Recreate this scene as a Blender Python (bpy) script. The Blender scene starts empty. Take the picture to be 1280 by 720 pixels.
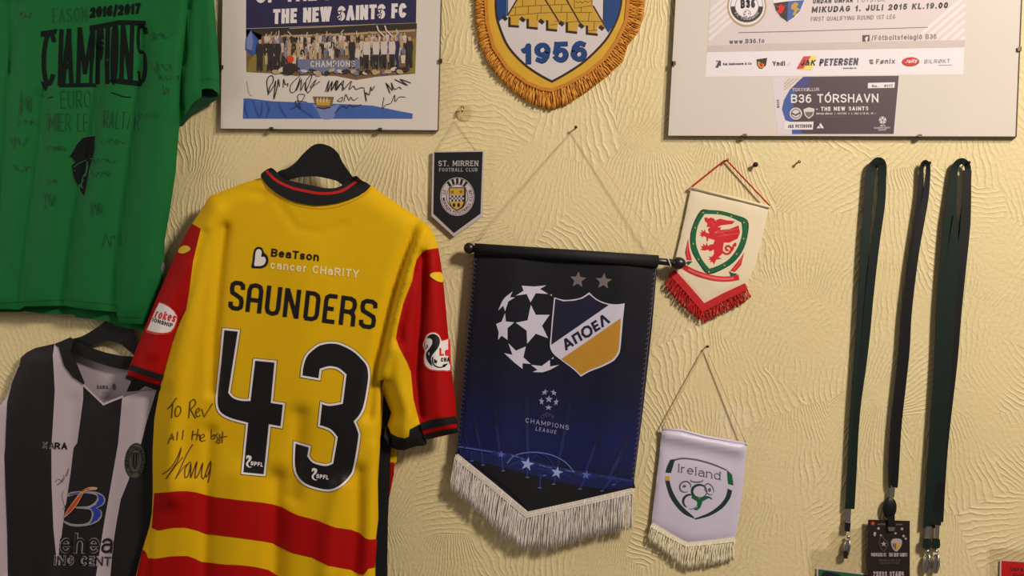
import bpy, bmesh, math, random
import numpy as np
from mathutils import Vector

# ------------------------------------------------------------------ camera, light, exposure
scene = bpy.context.scene
COL = scene.collection
FPX = 1108.5            # focal length in pixels of the 1280 px wide frame
DIST = 2.0              # camera to wall (m); the wall's face is the plane y = 0
CAMZ = 1.55
ROLL = math.radians(4.6)
cr_, sr_ = math.cos(ROLL), math.sin(ROLL)

cam_d = bpy.data.cameras.new('camera')
cam_d.sensor_width = 36.0
cam_d.lens = 36.0 * FPX / 1280.0
cam = bpy.data.objects.new('camera', cam_d)
COL.objects.link(cam)
from mathutils import Matrix
cam.matrix_world = Matrix(((cr_, -sr_, 0, 0), (0, 0, -1, -DIST), (sr_, cr_, 0, CAMZ), (0, 0, 0, 1)))
scene.camera = cam

world = bpy.data.worlds.new('world'); scene.world = world
world.use_nodes = True
world.node_tree.nodes['Background'].inputs[0].default_value = (1.0, 0.90, 0.82, 1)
world.node_tree.nodes['Background'].inputs[1].default_value = 0.14

def area_light(name, loc, target, size, power, color):
    l = bpy.data.lights.new(name, 'AREA'); l.shape = 'DISK'; l.size = size
    l.energy = power; l.color = color
    o = bpy.data.objects.new(name, l); COL.objects.link(o)
    o.location = loc
    o.rotation_euler = (Vector(target) - Vector(loc)).to_track_quat('-Z', 'Y').to_euler()
    return o
area_light('ceiling_lamp', (2.0, -2.2, 3.5), (0.1, 0, 1.45), 0.6, 112, (1.0, 0.92, 0.82))
area_light('side_window', (-2.25, -0.85, 1.95), (0.0, 0, 1.5), 0.9, 9.5, (1.0, 0.94, 0.86))

scene.view_settings.view_transform = 'Standard'
scene.view_settings.look = 'None'
scene.view_settings.gamma = 1.0
scene.view_settings.use_curve_mapping = False
scene.view_settings.exposure = 0.1

# ------------------------------------------------------------------ placing: pixel + distance from the wall -> point
def at(px, py, d=0.0):
    u = (px - 640.0) / FPX; v = (360.0 - py) / FPX
    t = DIST - d
    return Vector((t * (u * cr_ - v * sr_), -d, CAMZ + t * (u * sr_ + v * cr_)))

def zf(x0, y0, s):
    return lambda pts: [(x0 + p[0] / s, y0 + p[1] / s) for p in pts]

# ------------------------------------------------------------------ materials
def lin(c):
    c = c / 255.0
    return c / 12.92 if c <= 0.04045 else ((c + 0.055) / 1.055) ** 2.4
MATS = {}
def mat(name, rgb, rough=0.75, metal=0.0, var=0.06, scale=40.0, bump=0.0, bscale=900.0, sheen=0.0, spec=0.3):
    m = bpy.data.materials.new(name); m.use_nodes = True
    nt = m.node_tree; b = nt.nodes['Principled BSDF']
    b.inputs['Roughness'].default_value = rough
    b.inputs['Metallic'].default_value = metal
    b.inputs['Specular IOR Level'].default_value = spec
    if sheen:
        b.inputs['Sheen Weight'].default_value = sheen
        b.inputs['Sheen Roughness'].default_value = 0.5
    c = [lin(x) for x in rgb]
    tc = nt.nodes.new('ShaderNodeTexCoord')
    n = nt.nodes.new('ShaderNodeTexNoise'); n.inputs['Scale'].default_value = scale; n.inputs['Detail'].default_value = 4
    nt.links.new(tc.outputs['Object'], n.inputs['Vector'])
    mx = nt.nodes.new('ShaderNodeMix'); mx.data_type = 'RGBA'
    mx.inputs['A'].default_value = [x * (1 - var) for x in c] + [1]
    mx.inputs['B'].default_value = [min(1, x * (1 + var)) for x in c] + [1]
    nt.links.new(n.outputs['Fac'], mx.inputs['Factor'])
    nt.links.new(mx.outputs['Result'], b.inputs['Base Color'])
    if bump:
        n2 = nt.nodes.new('ShaderNodeTexNoise'); n2.inputs['Scale'].default_value = bscale; n2.inputs['Detail'].default_value = 2
        nt.links.new(tc.outputs['Object'], n2.inputs['Vector'])
        bp = nt.nodes.new('ShaderNodeBump'); bp.inputs['Strength'].default_value = bump; bp.inputs['Distance'].default_value = 0.001
        nt.links.new(n2.outputs['Fac'], bp.inputs['Height']); nt.links.new(bp.outputs['Normal'], b.inputs['Normal'])
    MATS[name] = m
    return m

mat('yellow_polyester', (214, 168, 8), 0.7, bump=.15, spec=.12)
mat('red_polyester', (164, 8, 7), 0.7, bump=.15, spec=.12)
mat('black_rib', (20, 18, 19), 0.8, bump=.3)
mat('red_rib', (175, 22, 20), 0.8, bump=.3)
mat('green_polyester', (22, 98, 46), 0.7, bump=.15, spec=.12)
mat('green_faint_print', (17, 64, 35), 0.65)
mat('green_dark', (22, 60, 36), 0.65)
mat('black_print', (20, 16, 17), 0.5)
mat('white_print', (226, 214, 210), 0.5)
mat('cream_print', (232, 212, 150), 0.5)
mat('red_print', (205, 40, 35), 0.5)
mat('faint_ink', (18, 74, 38), 0.6)
mat('green_shirt_black', (15, 22, 18), 0.8, spec=.1)
mat('green_shirt_outline', (40, 92, 54), 0.6)
mat('brown_ink', (82, 44, 14), 0.5)
mat('black_polyester', (25, 21, 24), 0.7, bump=.15)
mat('pale_polyester', (182, 164, 170), 0.7, bump=.15)
mat('grey_thread', (150, 138, 142), 0.7)
mat('dark_badge', (70, 70, 62), 0.7)
mat('blue_print', (38, 56, 150), 0.6)
mat('orange_print', (205, 62, 25), 0.6)
mat('hanger_plastic', (18, 17, 18), 0.55, spec=.3)
mat('frame_edge', (92, 70, 42), 0.5)
mat('mount_paper', (214, 202, 190), 0.8, var=.03, scale=6)
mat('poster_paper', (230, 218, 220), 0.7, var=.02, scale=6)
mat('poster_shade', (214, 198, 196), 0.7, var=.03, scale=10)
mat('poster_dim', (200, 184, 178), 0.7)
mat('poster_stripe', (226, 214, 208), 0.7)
mat('navy_print', (46, 40, 74), 0.6, scale=14, var=.25)
mat('photo_dark', (56, 46, 36), 0.6, var=.3)
mat('photo_black', (50, 42, 42), 0.6)
mat('photo_beige', (176, 152, 112), 0.6, var=.2)
mat('photo_pale', (200, 184, 172), 0.6)
mat('photo_brown', (122, 92, 62), 0.6)
mat('photo_skin', (190, 146, 112), 0.6)
mat('photo_grass', (138, 118, 52), 0.6)
mat('photo_bluegrey', (110, 112, 140), 0.6)
mat('banner_blue', (64, 96, 164), 0.6, var=.18, scale=60)
mat('banner_pale', (120, 130, 178), 0.6)
mat('banner_dark', (48, 74, 142), 0.6)
mat('crystal_dark', (58, 78, 150), 0.6)
mat('ink', (44, 36, 34), 0.5)
mat('clip_metal', (92, 78, 60), 0.45, metal=.7)
mat('gold_print', (190, 148, 48), 0.6, var=.08)
mat('gold_edge', (204, 156, 42), 0.55, var=.1)
mat('emblem_yellow', (224, 182, 24), 0.6)
mat('brick_line', (112, 74, 24), 0.6)
mat('castle_dark', (52, 26, 18), 0.6)
mat('royal_blue', (24, 60, 114), 0.55)
mat('deep_blue_shadow', (26, 34, 84), 0.55)
mat('satin_white', (202, 190, 188), 0.5, var=.04)
mat('gold_thread', (216, 150, 48), 0.55, var=.3, scale=160, spec=.5)
mat('gold_braid', (190, 120, 34), 0.6, var=.3, scale=220)
mat('pennant_black', (20, 19, 23), 0.6)
mat('pennant_edge', (188, 172, 170), 0.6)
mat('pennant_grey', (160, 152, 156), 0.6)
mat('check_blue', (52, 78, 150), 0.6)
mat('rod_wood', (30, 22, 19), 0.35, spec=.5)
mat('hem_black', (21, 20, 23), 0.7)
mat('stitch_lilac', (84, 76, 90), 0.7)
mat('beam_a', (24, 28, 78), 0.6)
mat('beam_faint', (20, 22, 58), 0.6)
mat('beam_soft', (28, 36, 98), 0.6)
mat('beam_b', (36, 48, 114), 0.6)
mat('beam_c', (84, 106, 172), 0.6)
mat('beam_d', (150, 164, 208), 0.6)
mat('field_black', (22, 19, 23), 0.6)
mat('star_white', (202, 192, 206), 0.6)
mat('star_dull', (112, 100, 98), 0.6)
mat('shield_navy', (18, 18, 46), 0.6)
mat('shield_gold', (182, 130, 38), 0.6)
mat('lilac_print', (150, 142, 176), 0.6)
mat('fringe_silver', (218, 206, 196), 0.55, var=.25, scale=200, spec=.5)
mat('fringe_cream', (236, 222, 190), 0.6, var=.2, scale=200)
mat('fringe_red', (188, 26, 26), 0.6, var=.25, scale=200)
mat('cord_beige', (214, 190, 142), 0.8)
mat('cord_white', (226, 214, 200), 0.7)
mat('cord_red', (176, 28, 26), 0.7)
mat('cloth_cream', (226, 208, 176), 0.7, var=.05, scale=12, bump=.1)
mat('cloth_lilac', (202, 190, 208), 0.42, var=.03, scale=8, spec=.5)
mat('badge_green', (16, 92, 52), 0.6)
mat('badge_red', (206, 30, 34), 0.6)
mat('pale_red', (222, 98, 100), 0.6)
mat('dark_green_print', (26, 52, 42), 0.6)
mat('grey_print', (92, 88, 96), 0.6)
mat('strap_green', (15, 29, 23), 0.5, bump=.3, spec=.3)
mat('strap_black', (16, 14, 15), 0.45, bump=.3, spec=.35)
mat('steel', (190, 184, 176), 0.28, metal=1.0, spec=.5)
mat('brass', (170, 130, 60), 0.35, metal=1.0)
mat('nail_dark', (52, 40, 30), 0.5, metal=.6)
mat('pass_black', (38, 28, 26), 0.45)
mat('pass_grey', (168, 150, 150), 0.5)
mat('pass_dark_grey', (92, 78, 68), 0.5)
mat('card_green', (40, 104, 52), 0.5)
mat('card_red', (206, 24, 24), 0.45)
mat('card_edge', (214, 200, 204), 0.5)
mat('ticket_purple', (74, 52, 60), 0.5, var=.15, scale=9)
mat('ticket_blue', (56, 84, 150), 0.5)
mat('ticket_indigo', (62, 58, 116), 0.5)
mat('sponsor_dark', (74, 66, 86), 0.5)
mat('sponsor_brown', (110, 94, 86), 0.5)
mat('sponsor_yellow', (232, 206, 110), 0.5)
mat('wing_red', (204, 52, 48), 0.5)

def clear_mat(name, tint, gloss, rough=0.05):
    m = bpy.data.materials.new(name); m.use_nodes = True
    nt = m.node_tree; nt.nodes.remove(nt.nodes['Principled BSDF'])
    out = nt.nodes['Material Output']
    t = nt.nodes.new('ShaderNodeBsdfTransparent'); t.inputs[0].default_value = (*tint, 1)
    g = nt.nodes.new('ShaderNodeBsdfGlossy'); g.inputs['Roughness'].default_value = rough
    f = nt.nodes.new('ShaderNodeFresnel'); f.inputs[0].default_value = 1.45
    mu = nt.nodes.new('ShaderNodeMath'); mu.operation = 'MULTIPLY'; mu.inputs[1].default_value = gloss
    mx = nt.nodes.new('ShaderNodeMixShader')
    ge = nt.nodes.new('ShaderNodeNewGeometry'); iv = nt.nodes.new('ShaderNodeMath'); iv.operation = 'SUBTRACT'; iv.inputs[0].default_value = 1.0
    m3 = nt.nodes.new('ShaderNodeMath'); m3.operation = 'MULTIPLY'      # only the outer face of each pane reflects
    nt.links.new(ge.outputs['Backfacing'], iv.inputs[1]); nt.links.new(f.outputs[0], m3.inputs[0]); nt.links.new(iv.outputs[0], m3.inputs[1])
    nt.links.new(m3.outputs[0], mu.inputs[0]); nt.links.new(mu.outputs[0], mx.inputs[0])
    nt.links.new(t.outputs[0], mx.inputs[1]); nt.links.new(g.outputs[0], mx.inputs[2])
    nt.links.new(mx.outputs[0], out.inputs['Surface'])
    MATS[name] = m
clear_mat('picture_glass', (0.995, 0.995, 0.995), 0.55, 0.03)
clear_mat('suction_plastic', (0.90, 0.89, 0.86), 2.2, 0.15)
clear_mat('clear_plastic', (0.95, 0.94, 0.93), 1.2, 0.12)

# ------------------------------------------------------------------ 2-D shapes in photo pixels
def tess_raw(V, F, step):
    """cut 2-D faces along a grid so that they can follow a curved cloth"""
    bm = bmesh.new()
    vs = [bm.verts.new((x, y, 0)) for x, y in V]
    for f in F:
        try: bm.faces.new([vs[i] for i in f])
        except ValueError: pass
    if step:
        xs = [v[0] for v in V]; ys = [v[1] for v in V]
        for ax, lo, hi in ((0, min(xs), max(xs)), (1, min(ys), max(ys))):
            k = math.floor(lo / step) + 1
            while k * step < hi:
                co = [0, 0, 0]; co[ax] = k * step; no = [0, 0, 0]; no[ax] = 1
                bmesh.ops.bisect_plane(bm, geom=bm.verts[:] + bm.edges[:] + bm.faces[:], plane_co=co, plane_no=no, dist=1e-5)
                k += 1
    bm.verts.index_update()
    V2 = [(v.co.x, v.co.y) for v in bm.verts]
    F2 = [[v.index for v in f.verts] for f in bm.faces]
    bm.free()
    return V2, F2

def area2(p):
    return 0.5 * sum(p[i][0] * p[(i + 1) % len(p)][1] - p[(i + 1) % len(p)][0] * p[i][1] for i in range(len(p)))

def inset(p, d):
    """offset a closed polygon inward by d (negative: outward)"""
    n = len(p); s = 1 if area2(p) > 0 else -1; out = []
    for i in range(n):
        a = Vector(p[i - 1]); b = Vector(p[i]); c = Vector(p[(i + 1) % n])
        e1 = (b - a).normalized(); e2 = (c - b).normalized()
        n1 = Vector((-e1.y, e1.x)) * s; n2 = Vector((-e2.y, e2.x)) * s
        m = n1 + n2
        if m.length < 1e-6: m = n1.copy()
        m.normalize()
        k = d / max(0.45, m.dot(n1))
        out.append((b.x + m.x * k, b.y + m.y * k))
    return out

def crv(p, closed=True, n=4):
    """Catmull-Rom smoothing"""
    N = len(p); out = []
    rng = range(N) if closed else range(N - 1)
    for i in rng:
        if closed: a, b, c, d = p[i - 1], p[i], p[(i + 1) % N], p[(i + 2) % N]
        else: a, b, c, d = p[max(0, i - 1)], p[i], p[i + 1], p[min(N - 1, i + 2)]
        for k in range(n):
            t = k / n
            out.append(tuple(0.5 * (2 * b[j] + (c[j] - a[j]) * t + (2 * a[j] - 5 * b[j] + 4 * c[j] - d[j]) * t * t + (3 * b[j] - a[j] - 3 * c[j] + d[j]) * t ** 3) for j in (0, 1)))
    if not closed: out.append(tuple(p[-1]))
    return out

def soft(p, ang=42.0, n=4):
    """round a closed outline where it bends gently, keep its sharp corners"""
    N = len(p); cor = []
    for i in range(N):
        a = Vector(p[i]) - Vector(p[i - 1]); c = Vector(p[(i + 1) % N]) - Vector(p[i])
        if a.length < 1e-6 or c.length < 1e-6 or math.degrees(a.angle(c)) > ang: cor.append(i)
    if not cor: return crv(p, True, n)
    out = []
    for j, i in enumerate(cor):
        e = cor[(j + 1) % len(cor)]; e = e + N if e <= i else e
        run = [p[k % N] for k in range(i, e + 1)]
        out += crv(run, False, n)[:-1] if len(run) > 2 else run[:-1]
    return out

def ell(cx, cy, rx, ry, n=28, rot=0.0):
    c, s = math.cos(rot), math.sin(rot)
    return [(cx + rx * math.cos(t) * c - ry * math.sin(t) * s, cy + rx * math.cos(t) * s + ry * math.sin(t) * c) for t in [2 * math.pi * i / n for i in range(n)]]

def ribbon(pts, w, closed=False):
    """a line of width w (number or one per point) as 2-D faces"""
    P = [Vector(p) for p in pts]
    Q = [P[0]]; W0 = [w] * len(P) if not isinstance(w, (list, tuple)) else list(w); W = [W0[0]]
    for p, ww in zip(P[1:], W0[1:]):
        if (p - Q[-1]).length > 1e-4: Q.append(p); W.append(ww)
    P = Q; n = len(P); V = []; F = []
    if n < 2: return V, F
    for i in range(n):
        a = P[i - 1] if (i > 0 or closed) else None; c = P[(i + 1) % n] if (i < n - 1 or closed) else None
        e1 = (P[i] - a).normalized() if a is not None else None
        e2 = (c - P[i]).normalized() if c is not None else None
        if e1 is None: e1 = e2
        if e2 is None: e2 = e1
        n1 = Vector((-e1.y, e1.x)); n2 = Vector((-e2.y, e2.x))
        m = n1 + n2
        if m.length < 1e-3: m = n1.copy()
        m.normalize(); k = W[i] / 2 / max(0.6, m.dot(n1))
        V += [tuple(P[i] + m * k), tuple(P[i] - m * k)]
    for i in range(n if closed else n - 1):
        j = (i + 1) % n
        F.append([2 * i, 2 * i + 1, 2 * j + 1, 2 * j])
    return V, F

def merge(*parts):
    V = []; F = []
    for v, f in parts:
        o = len(V); V += list(v); F += [[i + o for i in q] for q in f]
    return V, F

_font_cache = {}
def font_mesh(s, bold, sp):
    key = (s, bold, sp)
    if key in _font_cache: return _font_cache[key]
    def make(t):
        c = bpy.data.curves.new('lettering', 'FONT'); c.body = t; c.size = 1.0; c.fill_mode = 'FRONT'; c.resolution_u = 3
        c.offset = bold; c.space_character = sp
        o = bpy.data.objects.new('lettering', c); COL.objects.link(o)
        dg = bpy.context.evaluated_depsgraph_get(); dg.update()
        me = bpy.data.meshes.new_from_object(o.evaluated_get(dg))
        V = [(v.co.x, v.co.y) for v in me.vertices]; F = [list(p.vertices) for p in me.polygons]
        bpy.data.objects.remove(o); bpy.data.curves.remove(c); bpy.data.meshes.remove(me)
        return V, F
    hV, _ = make('H')
    y0 = min(v[1] for v in hV); y1 = max(v[1] for v in hV)
    V, F = make(s)
    x0 = min(v[0] for v in V); x1 = max(v[0] for v in V)
    V = [((x - x0) / (x1 - x0), (y - y0) / (y1 - y0)) for x, y in V]
    _font_cache[key] = (V, F)
    return V, F

def text(s, p0, p1, h, bold=0.0, up=None, sp=1.0):
    """lettering from baseline start p0 to baseline end p1 with cap height h; up = direction of the uprights in pixels"""
    V, F = font_mesh(s, bold, sp)
    ex = Vector((p1[0] - p0[0], p1[1] - p0[1]))
    ey = Vector((ex.y, -ex.x)).normalized() * h if up is None else Vector(up).normalized() * h
    return [(p0[0] + x * ex.x + y * ey.x, p0[1] + x * ex.y + y * ey.y) for x, y in V], F

def arc_text(s, cx, cy, rx, ry, a0, a1, h, bold=0.0, inward=False):
    """lettering along an ellipse; angles in degrees, clockwise from the right in picture coordinates"""
    V, F = font_mesh(s, bold, 1.1); out = []
    for x, y in V:
        a = math.radians(a0 + (a1 - a0) * x)
        k = (-y if inward else y) * h
        out.append((cx + (rx + k) * math.cos(a), cy + (ry + k) * math.sin(a)))
    return out, F

def poly(p): return list(p), [list(range(len(p)))]

GL = {
 'S': [[(.98,.76),(.95,.92),(.72,1),(.28,1),(.05,.92),(.02,.74),(.1,.6),(.5,.51),(.9,.41),(.98,.26),(.95,.08),(.72,0),(.28,0),(.05,.08),(.02,.24)]],
 'A': [[(0,-.07),(0,.8),(.12,.95),(.4,1),(.6,1),(.88,.95),(1,.8),(1,-.07)],[(0,.42),(1,.42)]],
 'U': [[(0,1.07),(0,.2),(.12,.05),(.4,0),(.6,0),(.88,.05),(1,.2),(1,1.07)]],
 'N': [[(0,-.07),(0,1.07)],[(.02,1.05),(.98,-.05)],[(1,1.07),(1,-.07)]],
 'D': [[(0,0),(0,1),(.6,1),(.9,.93),(1,.8),(1,.2),(.9,.07),(.6,0),(-.08,0)]],
 'E': [[(1.05,1),(.3,1),(.06,.93),(0,.8),(0,0),(1,0)],[(0,.5),(.8,.5)]],
 'R': [[(0,-.07),(0,1),(.6,1),(.9,.94),(1,.82),(1,.68),(.9,.55),(.6,.48),(0,.48)],[(.6,.48),(.9,.42),(1,.3),(1,-.07)]],
 'a': [[(0,0),(.45,1),(.55,1),(1,0)],[(.2,.33),(.8,.33)]],
 'p': [[(.08,0),(.08,.92),(.92,.92),(.92,0)]],
 'o': [[(.5,0),(.15,.12),(0,.5),(.15,.88),(.5,1),(.85,.88),(1,.5),(.85,.12),(.5,0),(.2,.1)]],
 'e': [[(.9,.08),(.1,.08),(.1,.92),(.9,.92)],[(.1,.5),(.85,.5)]],
 'l': [[(0,0),(.45,1),(.55,1),(1,0)]],
}
def glyph(ch, p0, ex, ey, w):
    return merge(*[ribbon([(p0[0] + x * ex[0] + y * ey[0], p0[1] + x * ex[1] + y * ey[1]) for x, y in line], w) for line in GL[ch]])


# a drawn sans alphabet: centre lines in a unit box, (relative width, strokes)
def _a(cx, cy, rx, ry, a0, a1, n=9):
    return [(cx + rx * math.cos(math.radians(a0 + (a1 - a0) * i / n)), cy + ry * math.sin(math.radians(a0 + (a1 - a0) * i / n))) for i in range(n + 1)]
_bowl = lambda x, y0, y1, r=.45: [(x, y1), (1 - r, y1)] + _a(1 - r, (y0 + y1) / 2, r, (y1 - y0) / 2, 90, -90, 8) + [(x, y0)]
_S = _a(.5, .755, .5, .245, 25, 180, 8) + [(.06, .64), (.2, .55), (.8, .46), (.95, .37)] + _a(.5, .255, .5, .255, 0, -155, 8)
SF = {
 'A': (.64, [[(0, 0), (.5, 1)], [(.5, 1), (1, 0)], [(.2, .32), (.8, .32)]]), 'B': (.58, [[(0, 0), (0, 1)], _bowl(0, .53, 1, .4), _bowl(0, 0, .53, .45)]),
 'C': (.6, [_a(.5, .5, .5, .5, 45, 315, 16)]), 'D': (.6, [[(0, 0), (0, 1)], _bowl(0, 0, 1, .5)]), 'E': (.5, [[(0, 0), (0, 1)], [(0, 1), (1, 1)], [(0, .52), (.85, .52)], [(0, 0), (1, 0)]]),
 'F': (.48, [[(0, 0), (0, 1)], [(0, 1), (1, 1)], [(0, .5), (.85, .5)]]), 'G': (.62, [_a(.5, .5, .5, .5, 45, 345, 16) + [(.98, .46), (.6, .46)]]), 'H': (.6, [[(0, 0), (0, 1)], [(1, 0), (1, 1)], [(0, .52), (1, .52)]]),
 'I': (0, [[(.5, 0), (.5, 1)]]), 'J': (.45, [[(1, 1), (1, .3)] + _a(.5, .3, .5, .3, 0, -180, 8)]), 'K': (.6, [[(0, 0), (0, 1)], [(.95, 1), (0, .42)], [(.3, .6), (1, 0)]]), 'L': (.48, [[(0, 1), (0, 0)], [(0, 0), (1, 0)]]),
 'M': (.76, [[(0, 0), (0, 1)], [(0, 1), (.5, .2)], [(.5, .2), (1, 1)], [(1, 1), (1, 0)]]), 'N': (.62, [[(0, 0), (0, 1)], [(0, 1), (1, 0)], [(1, 0), (1, 1)]]), 'O': (.64, [_a(.5, .5, .5, .5, 90, 450, 22)]),
 'P': (.55, [[(0, 0), (0, 1)], _bowl(0, .45, 1, .45)]), 'Q': (.64, [_a(.5, .5, .5, .5, 90, 450, 22), [(.6, .25), (1, -.05)]]), 'R': (.6, [[(0, 0), (0, 1)], _bowl(0, .47, 1, .45), [(.5, .47), (1, 0)]]), 'S': (.58, [_S]),
 'T': (.56, [[(0, 1), (1, 1)], [(.5, 1), (.5, 0)]]), 'U': (.6, [[(0, 1), (0, .35)] + _a(.5, .35, .5, .35, 180, 360, 9) + [(1, 1)]]), 'V': (.62, [[(0, 1), (.5, 0)], [(.5, 0), (1, 1)]]),
 'W': (.88, [[(0, 1), (.25, 0)], [(.25, 0), (.5, 1)], [(.5, 1), (.75, 0)], [(.75, 0), (1, 1)]]), 'X': (.6, [[(0, 0), (1, 1)], [(0, 1), (1, 0)]]), 'Y': (.6, [[(0, 1), (.5, .45)], [(1, 1), (.5, .45)], [(.5, .45), (.5, 0)]]), 'Z': (.56, [[(0, 1), (1, 1)], [(1, 1), (0, 0)], [(0, 0), (1, 0)]]),
 '0': (.54, [_a(.5, .5, .5, .5, 90, 450, 20)]), '1': (.34, [[(0, .72), (.6, .8), (.85, 1), (.85, 0)]]), '2': (.54, [_a(.5, .7, .48, .3, 165, -20, 9) + [(.75, .4), (0, 0)], [(0, 0), (1, 0)]]),
 '3': (.54, [_a(.5, .755, .48, .245, 160, -70, 9) + [(.42, .53)], [(.42, .53)] + _a(.5, .265, .5, .265, 80, -160, 10)]), '4': (.56, [[(.72, 0), (.72, 1)], [(.72, 1), (0, .27)], [(0, .27), (1, .27)]]),
 '5': (.54, [[(.9, 1), (.16, 1)], [(.16, 1), (.06, .5)], [(.06, .5)] + _a(.5, .32, .5, .32, 140, -150, 12)]), '6': (.54, [[(.85, .93), (.6, 1), (.35, .95), (.1, .75), (0, .45)], _a(.5, .31, .5, .31, 180, 540, 18)]),
 '7': (.5, [[(0, 1), (1, 1)], [(1, 1), (.35, 0)]]), '8': (.54, [_a(.5, .76, .42, .24, 90, 450, 14), _a(.5, .27, .5, .27, 90, 450, 16)]), '9': (.54, [[(.15, .07), (.4, 0), (.65, .05), (.9, .25), (1, .55)], _a(.5, .69, .5, .31, 0, 360, 18)]),
 'a': (.5, [_a(.5, .5, .48, .22, 155, 20, 6) + [(1, .5), (1, 0)], [(1, .42), (.35, .42)] + _a(.35, .21, .35, .21, 90, 270, 7) + [(.6, 0), (1, .14)]]), 'b': (.52, [[(0, 0), (0, 1)], _a(.5, .36, .5, .36, 170, -170, 14)]),
 'c': (.48, [_a(.5, .36, .5, .36, 45, 315, 12)]), 'd': (.52, [[(1, 0), (1, 1)], _a(.5, .36, .5, .36, 10, 350, 14)]), 'e': (.52, [[(.02, .38), (.98, .38)] + _a(.5, .36, .5, .36, 3, 310, 14)]),
 'f': (.34, [[(.45, 0), (.45, .8)] + _a(.9, .8, .45, .2, 180, 90, 5), [(0, .68), (.95, .68)]]), 'g': (.52, [[(1, .72), (1, -.08)] + _a(.5, -.08, .5, .2, 0, -150, 7), _a(.5, .36, .5, .36, 10, 350, 14)]), 'h': (.5, [[(0, 0), (0, 1)], [(0, .4)] + _a(.5, .4, .5, .32, 180, 0, 8) + [(1, 0)]]),
 'i': (0, [[(.5, 0), (.5, .7)], [(.5, .92), (.5, 1)]]), 'j': (.2, [[(.9, .72), (.9, -.1), (.3, -.25)], [(.9, .92), (.9, 1)]]), 'k': (.5, [[(0, 0), (0, 1)], [(.9, .72), (0, .28)], [(.35, .45), (1, 0)]]), 'l': (0, [[(.5, 0), (.5, 1)]]),
 'm': (.8, [[(0, 0), (0, .72)], [(0, .45)] + _a(.25, .45, .25, .27, 180, 0, 6) + [(.5, 0)], [(.5, .45)] + _a(.75, .45, .25, .27, 180, 0, 6) + [(1, 0)]]), 'n': (.5, [[(0, 0), (0, .72)], [(0, .4)] + _a(.5, .4, .5, .32, 180, 0, 8) + [(1, 0)]]),
 'o': (.54, [_a(.5, .36, .5, .36, 90, 450, 16)]), 'p': (.52, [[(0, .72), (0, -.25)], _a(.5, .36, .5, .36, 170, -170, 14)]), 'q': (.52, [[(1, .72), (1, -.25)], _a(.5, .36, .5, .36, 10, 350, 14)]), 'r': (.34, [[(0, 0), (0, .72)], [(0, .4)] + _a(.8, .4, .8, .32, 180, 90, 5)]),
 's': (.46, [[(x, y * .72) for x, y in _S]]), 't': (.34, [[(.4, .95), (.4, .15), (.6, .0), (1, .02)], [(0, .7), (.95, .7)]]), 'u': (.5, [[(0, .72), (0, .32)] + _a(.5, .32, .5, .32, 180, 360, 8) + [(1, .72)], [(1, .3), (1, 0)]]), 'v': (.5, [[(0, .72), (.5, 0)], [(.5, 0), (1, .72)]]),
 'w': (.74, [[(0, .72), (.25, 0)], [(.25, 0), (.5, .72)], [(.5, .72), (.75, 0)], [(.75, 0), (1, .72)]]), 'x': (.5, [[(0, 0), (1, .72)], [(0, .72), (1, 0)]]), 'y': (.5, [[(0, .72), (.5, 0)], [(1, .72), (.5, 0), (.25, -.25)]]), 'z': (.46, [[(0, .72), (1, .72)], [(1, .72), (0, 0)], [(0, 0), (1, 0)]]),
 '.': (0, [[(.5, 0), (.5, .02)]]), '-': (.3, [[(0, .4), (1, .4)]]), '/': (.4, [[(0, -.1), (1, 1.05)]]), '|': (0, [[(.5, -.1), (.5, 1)]]), '&': (.62, [[(1, 0), (.2, .75)] + _a(.42, .82, .22, .18, 190, -20, 8) + [(.5, .55)] + _a(.35, .25, .35, .25, 110, 330, 9) + [(.95, .45)]]),
}
SF['Ó'] = (.64, SF['O'][1] + [[(.5, 1.12), (.7, 1.28)]]); SF['Ø'] = (.64, SF['O'][1] + [[(.0, -.02), (1, 1.02)]]); SF['ø'] = (.54, SF['o'][1] + [[(0, -.04), (1, .76)]]); SF['ó'] = (.54, SF['o'][1] + [[(.5, .86), (.7, 1.0)]])
SF['ð'] = (.54, SF['o'][1] + [[(.95, .45), (.4, 1)], [(.4, .78), (.9, .95)]])
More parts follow.
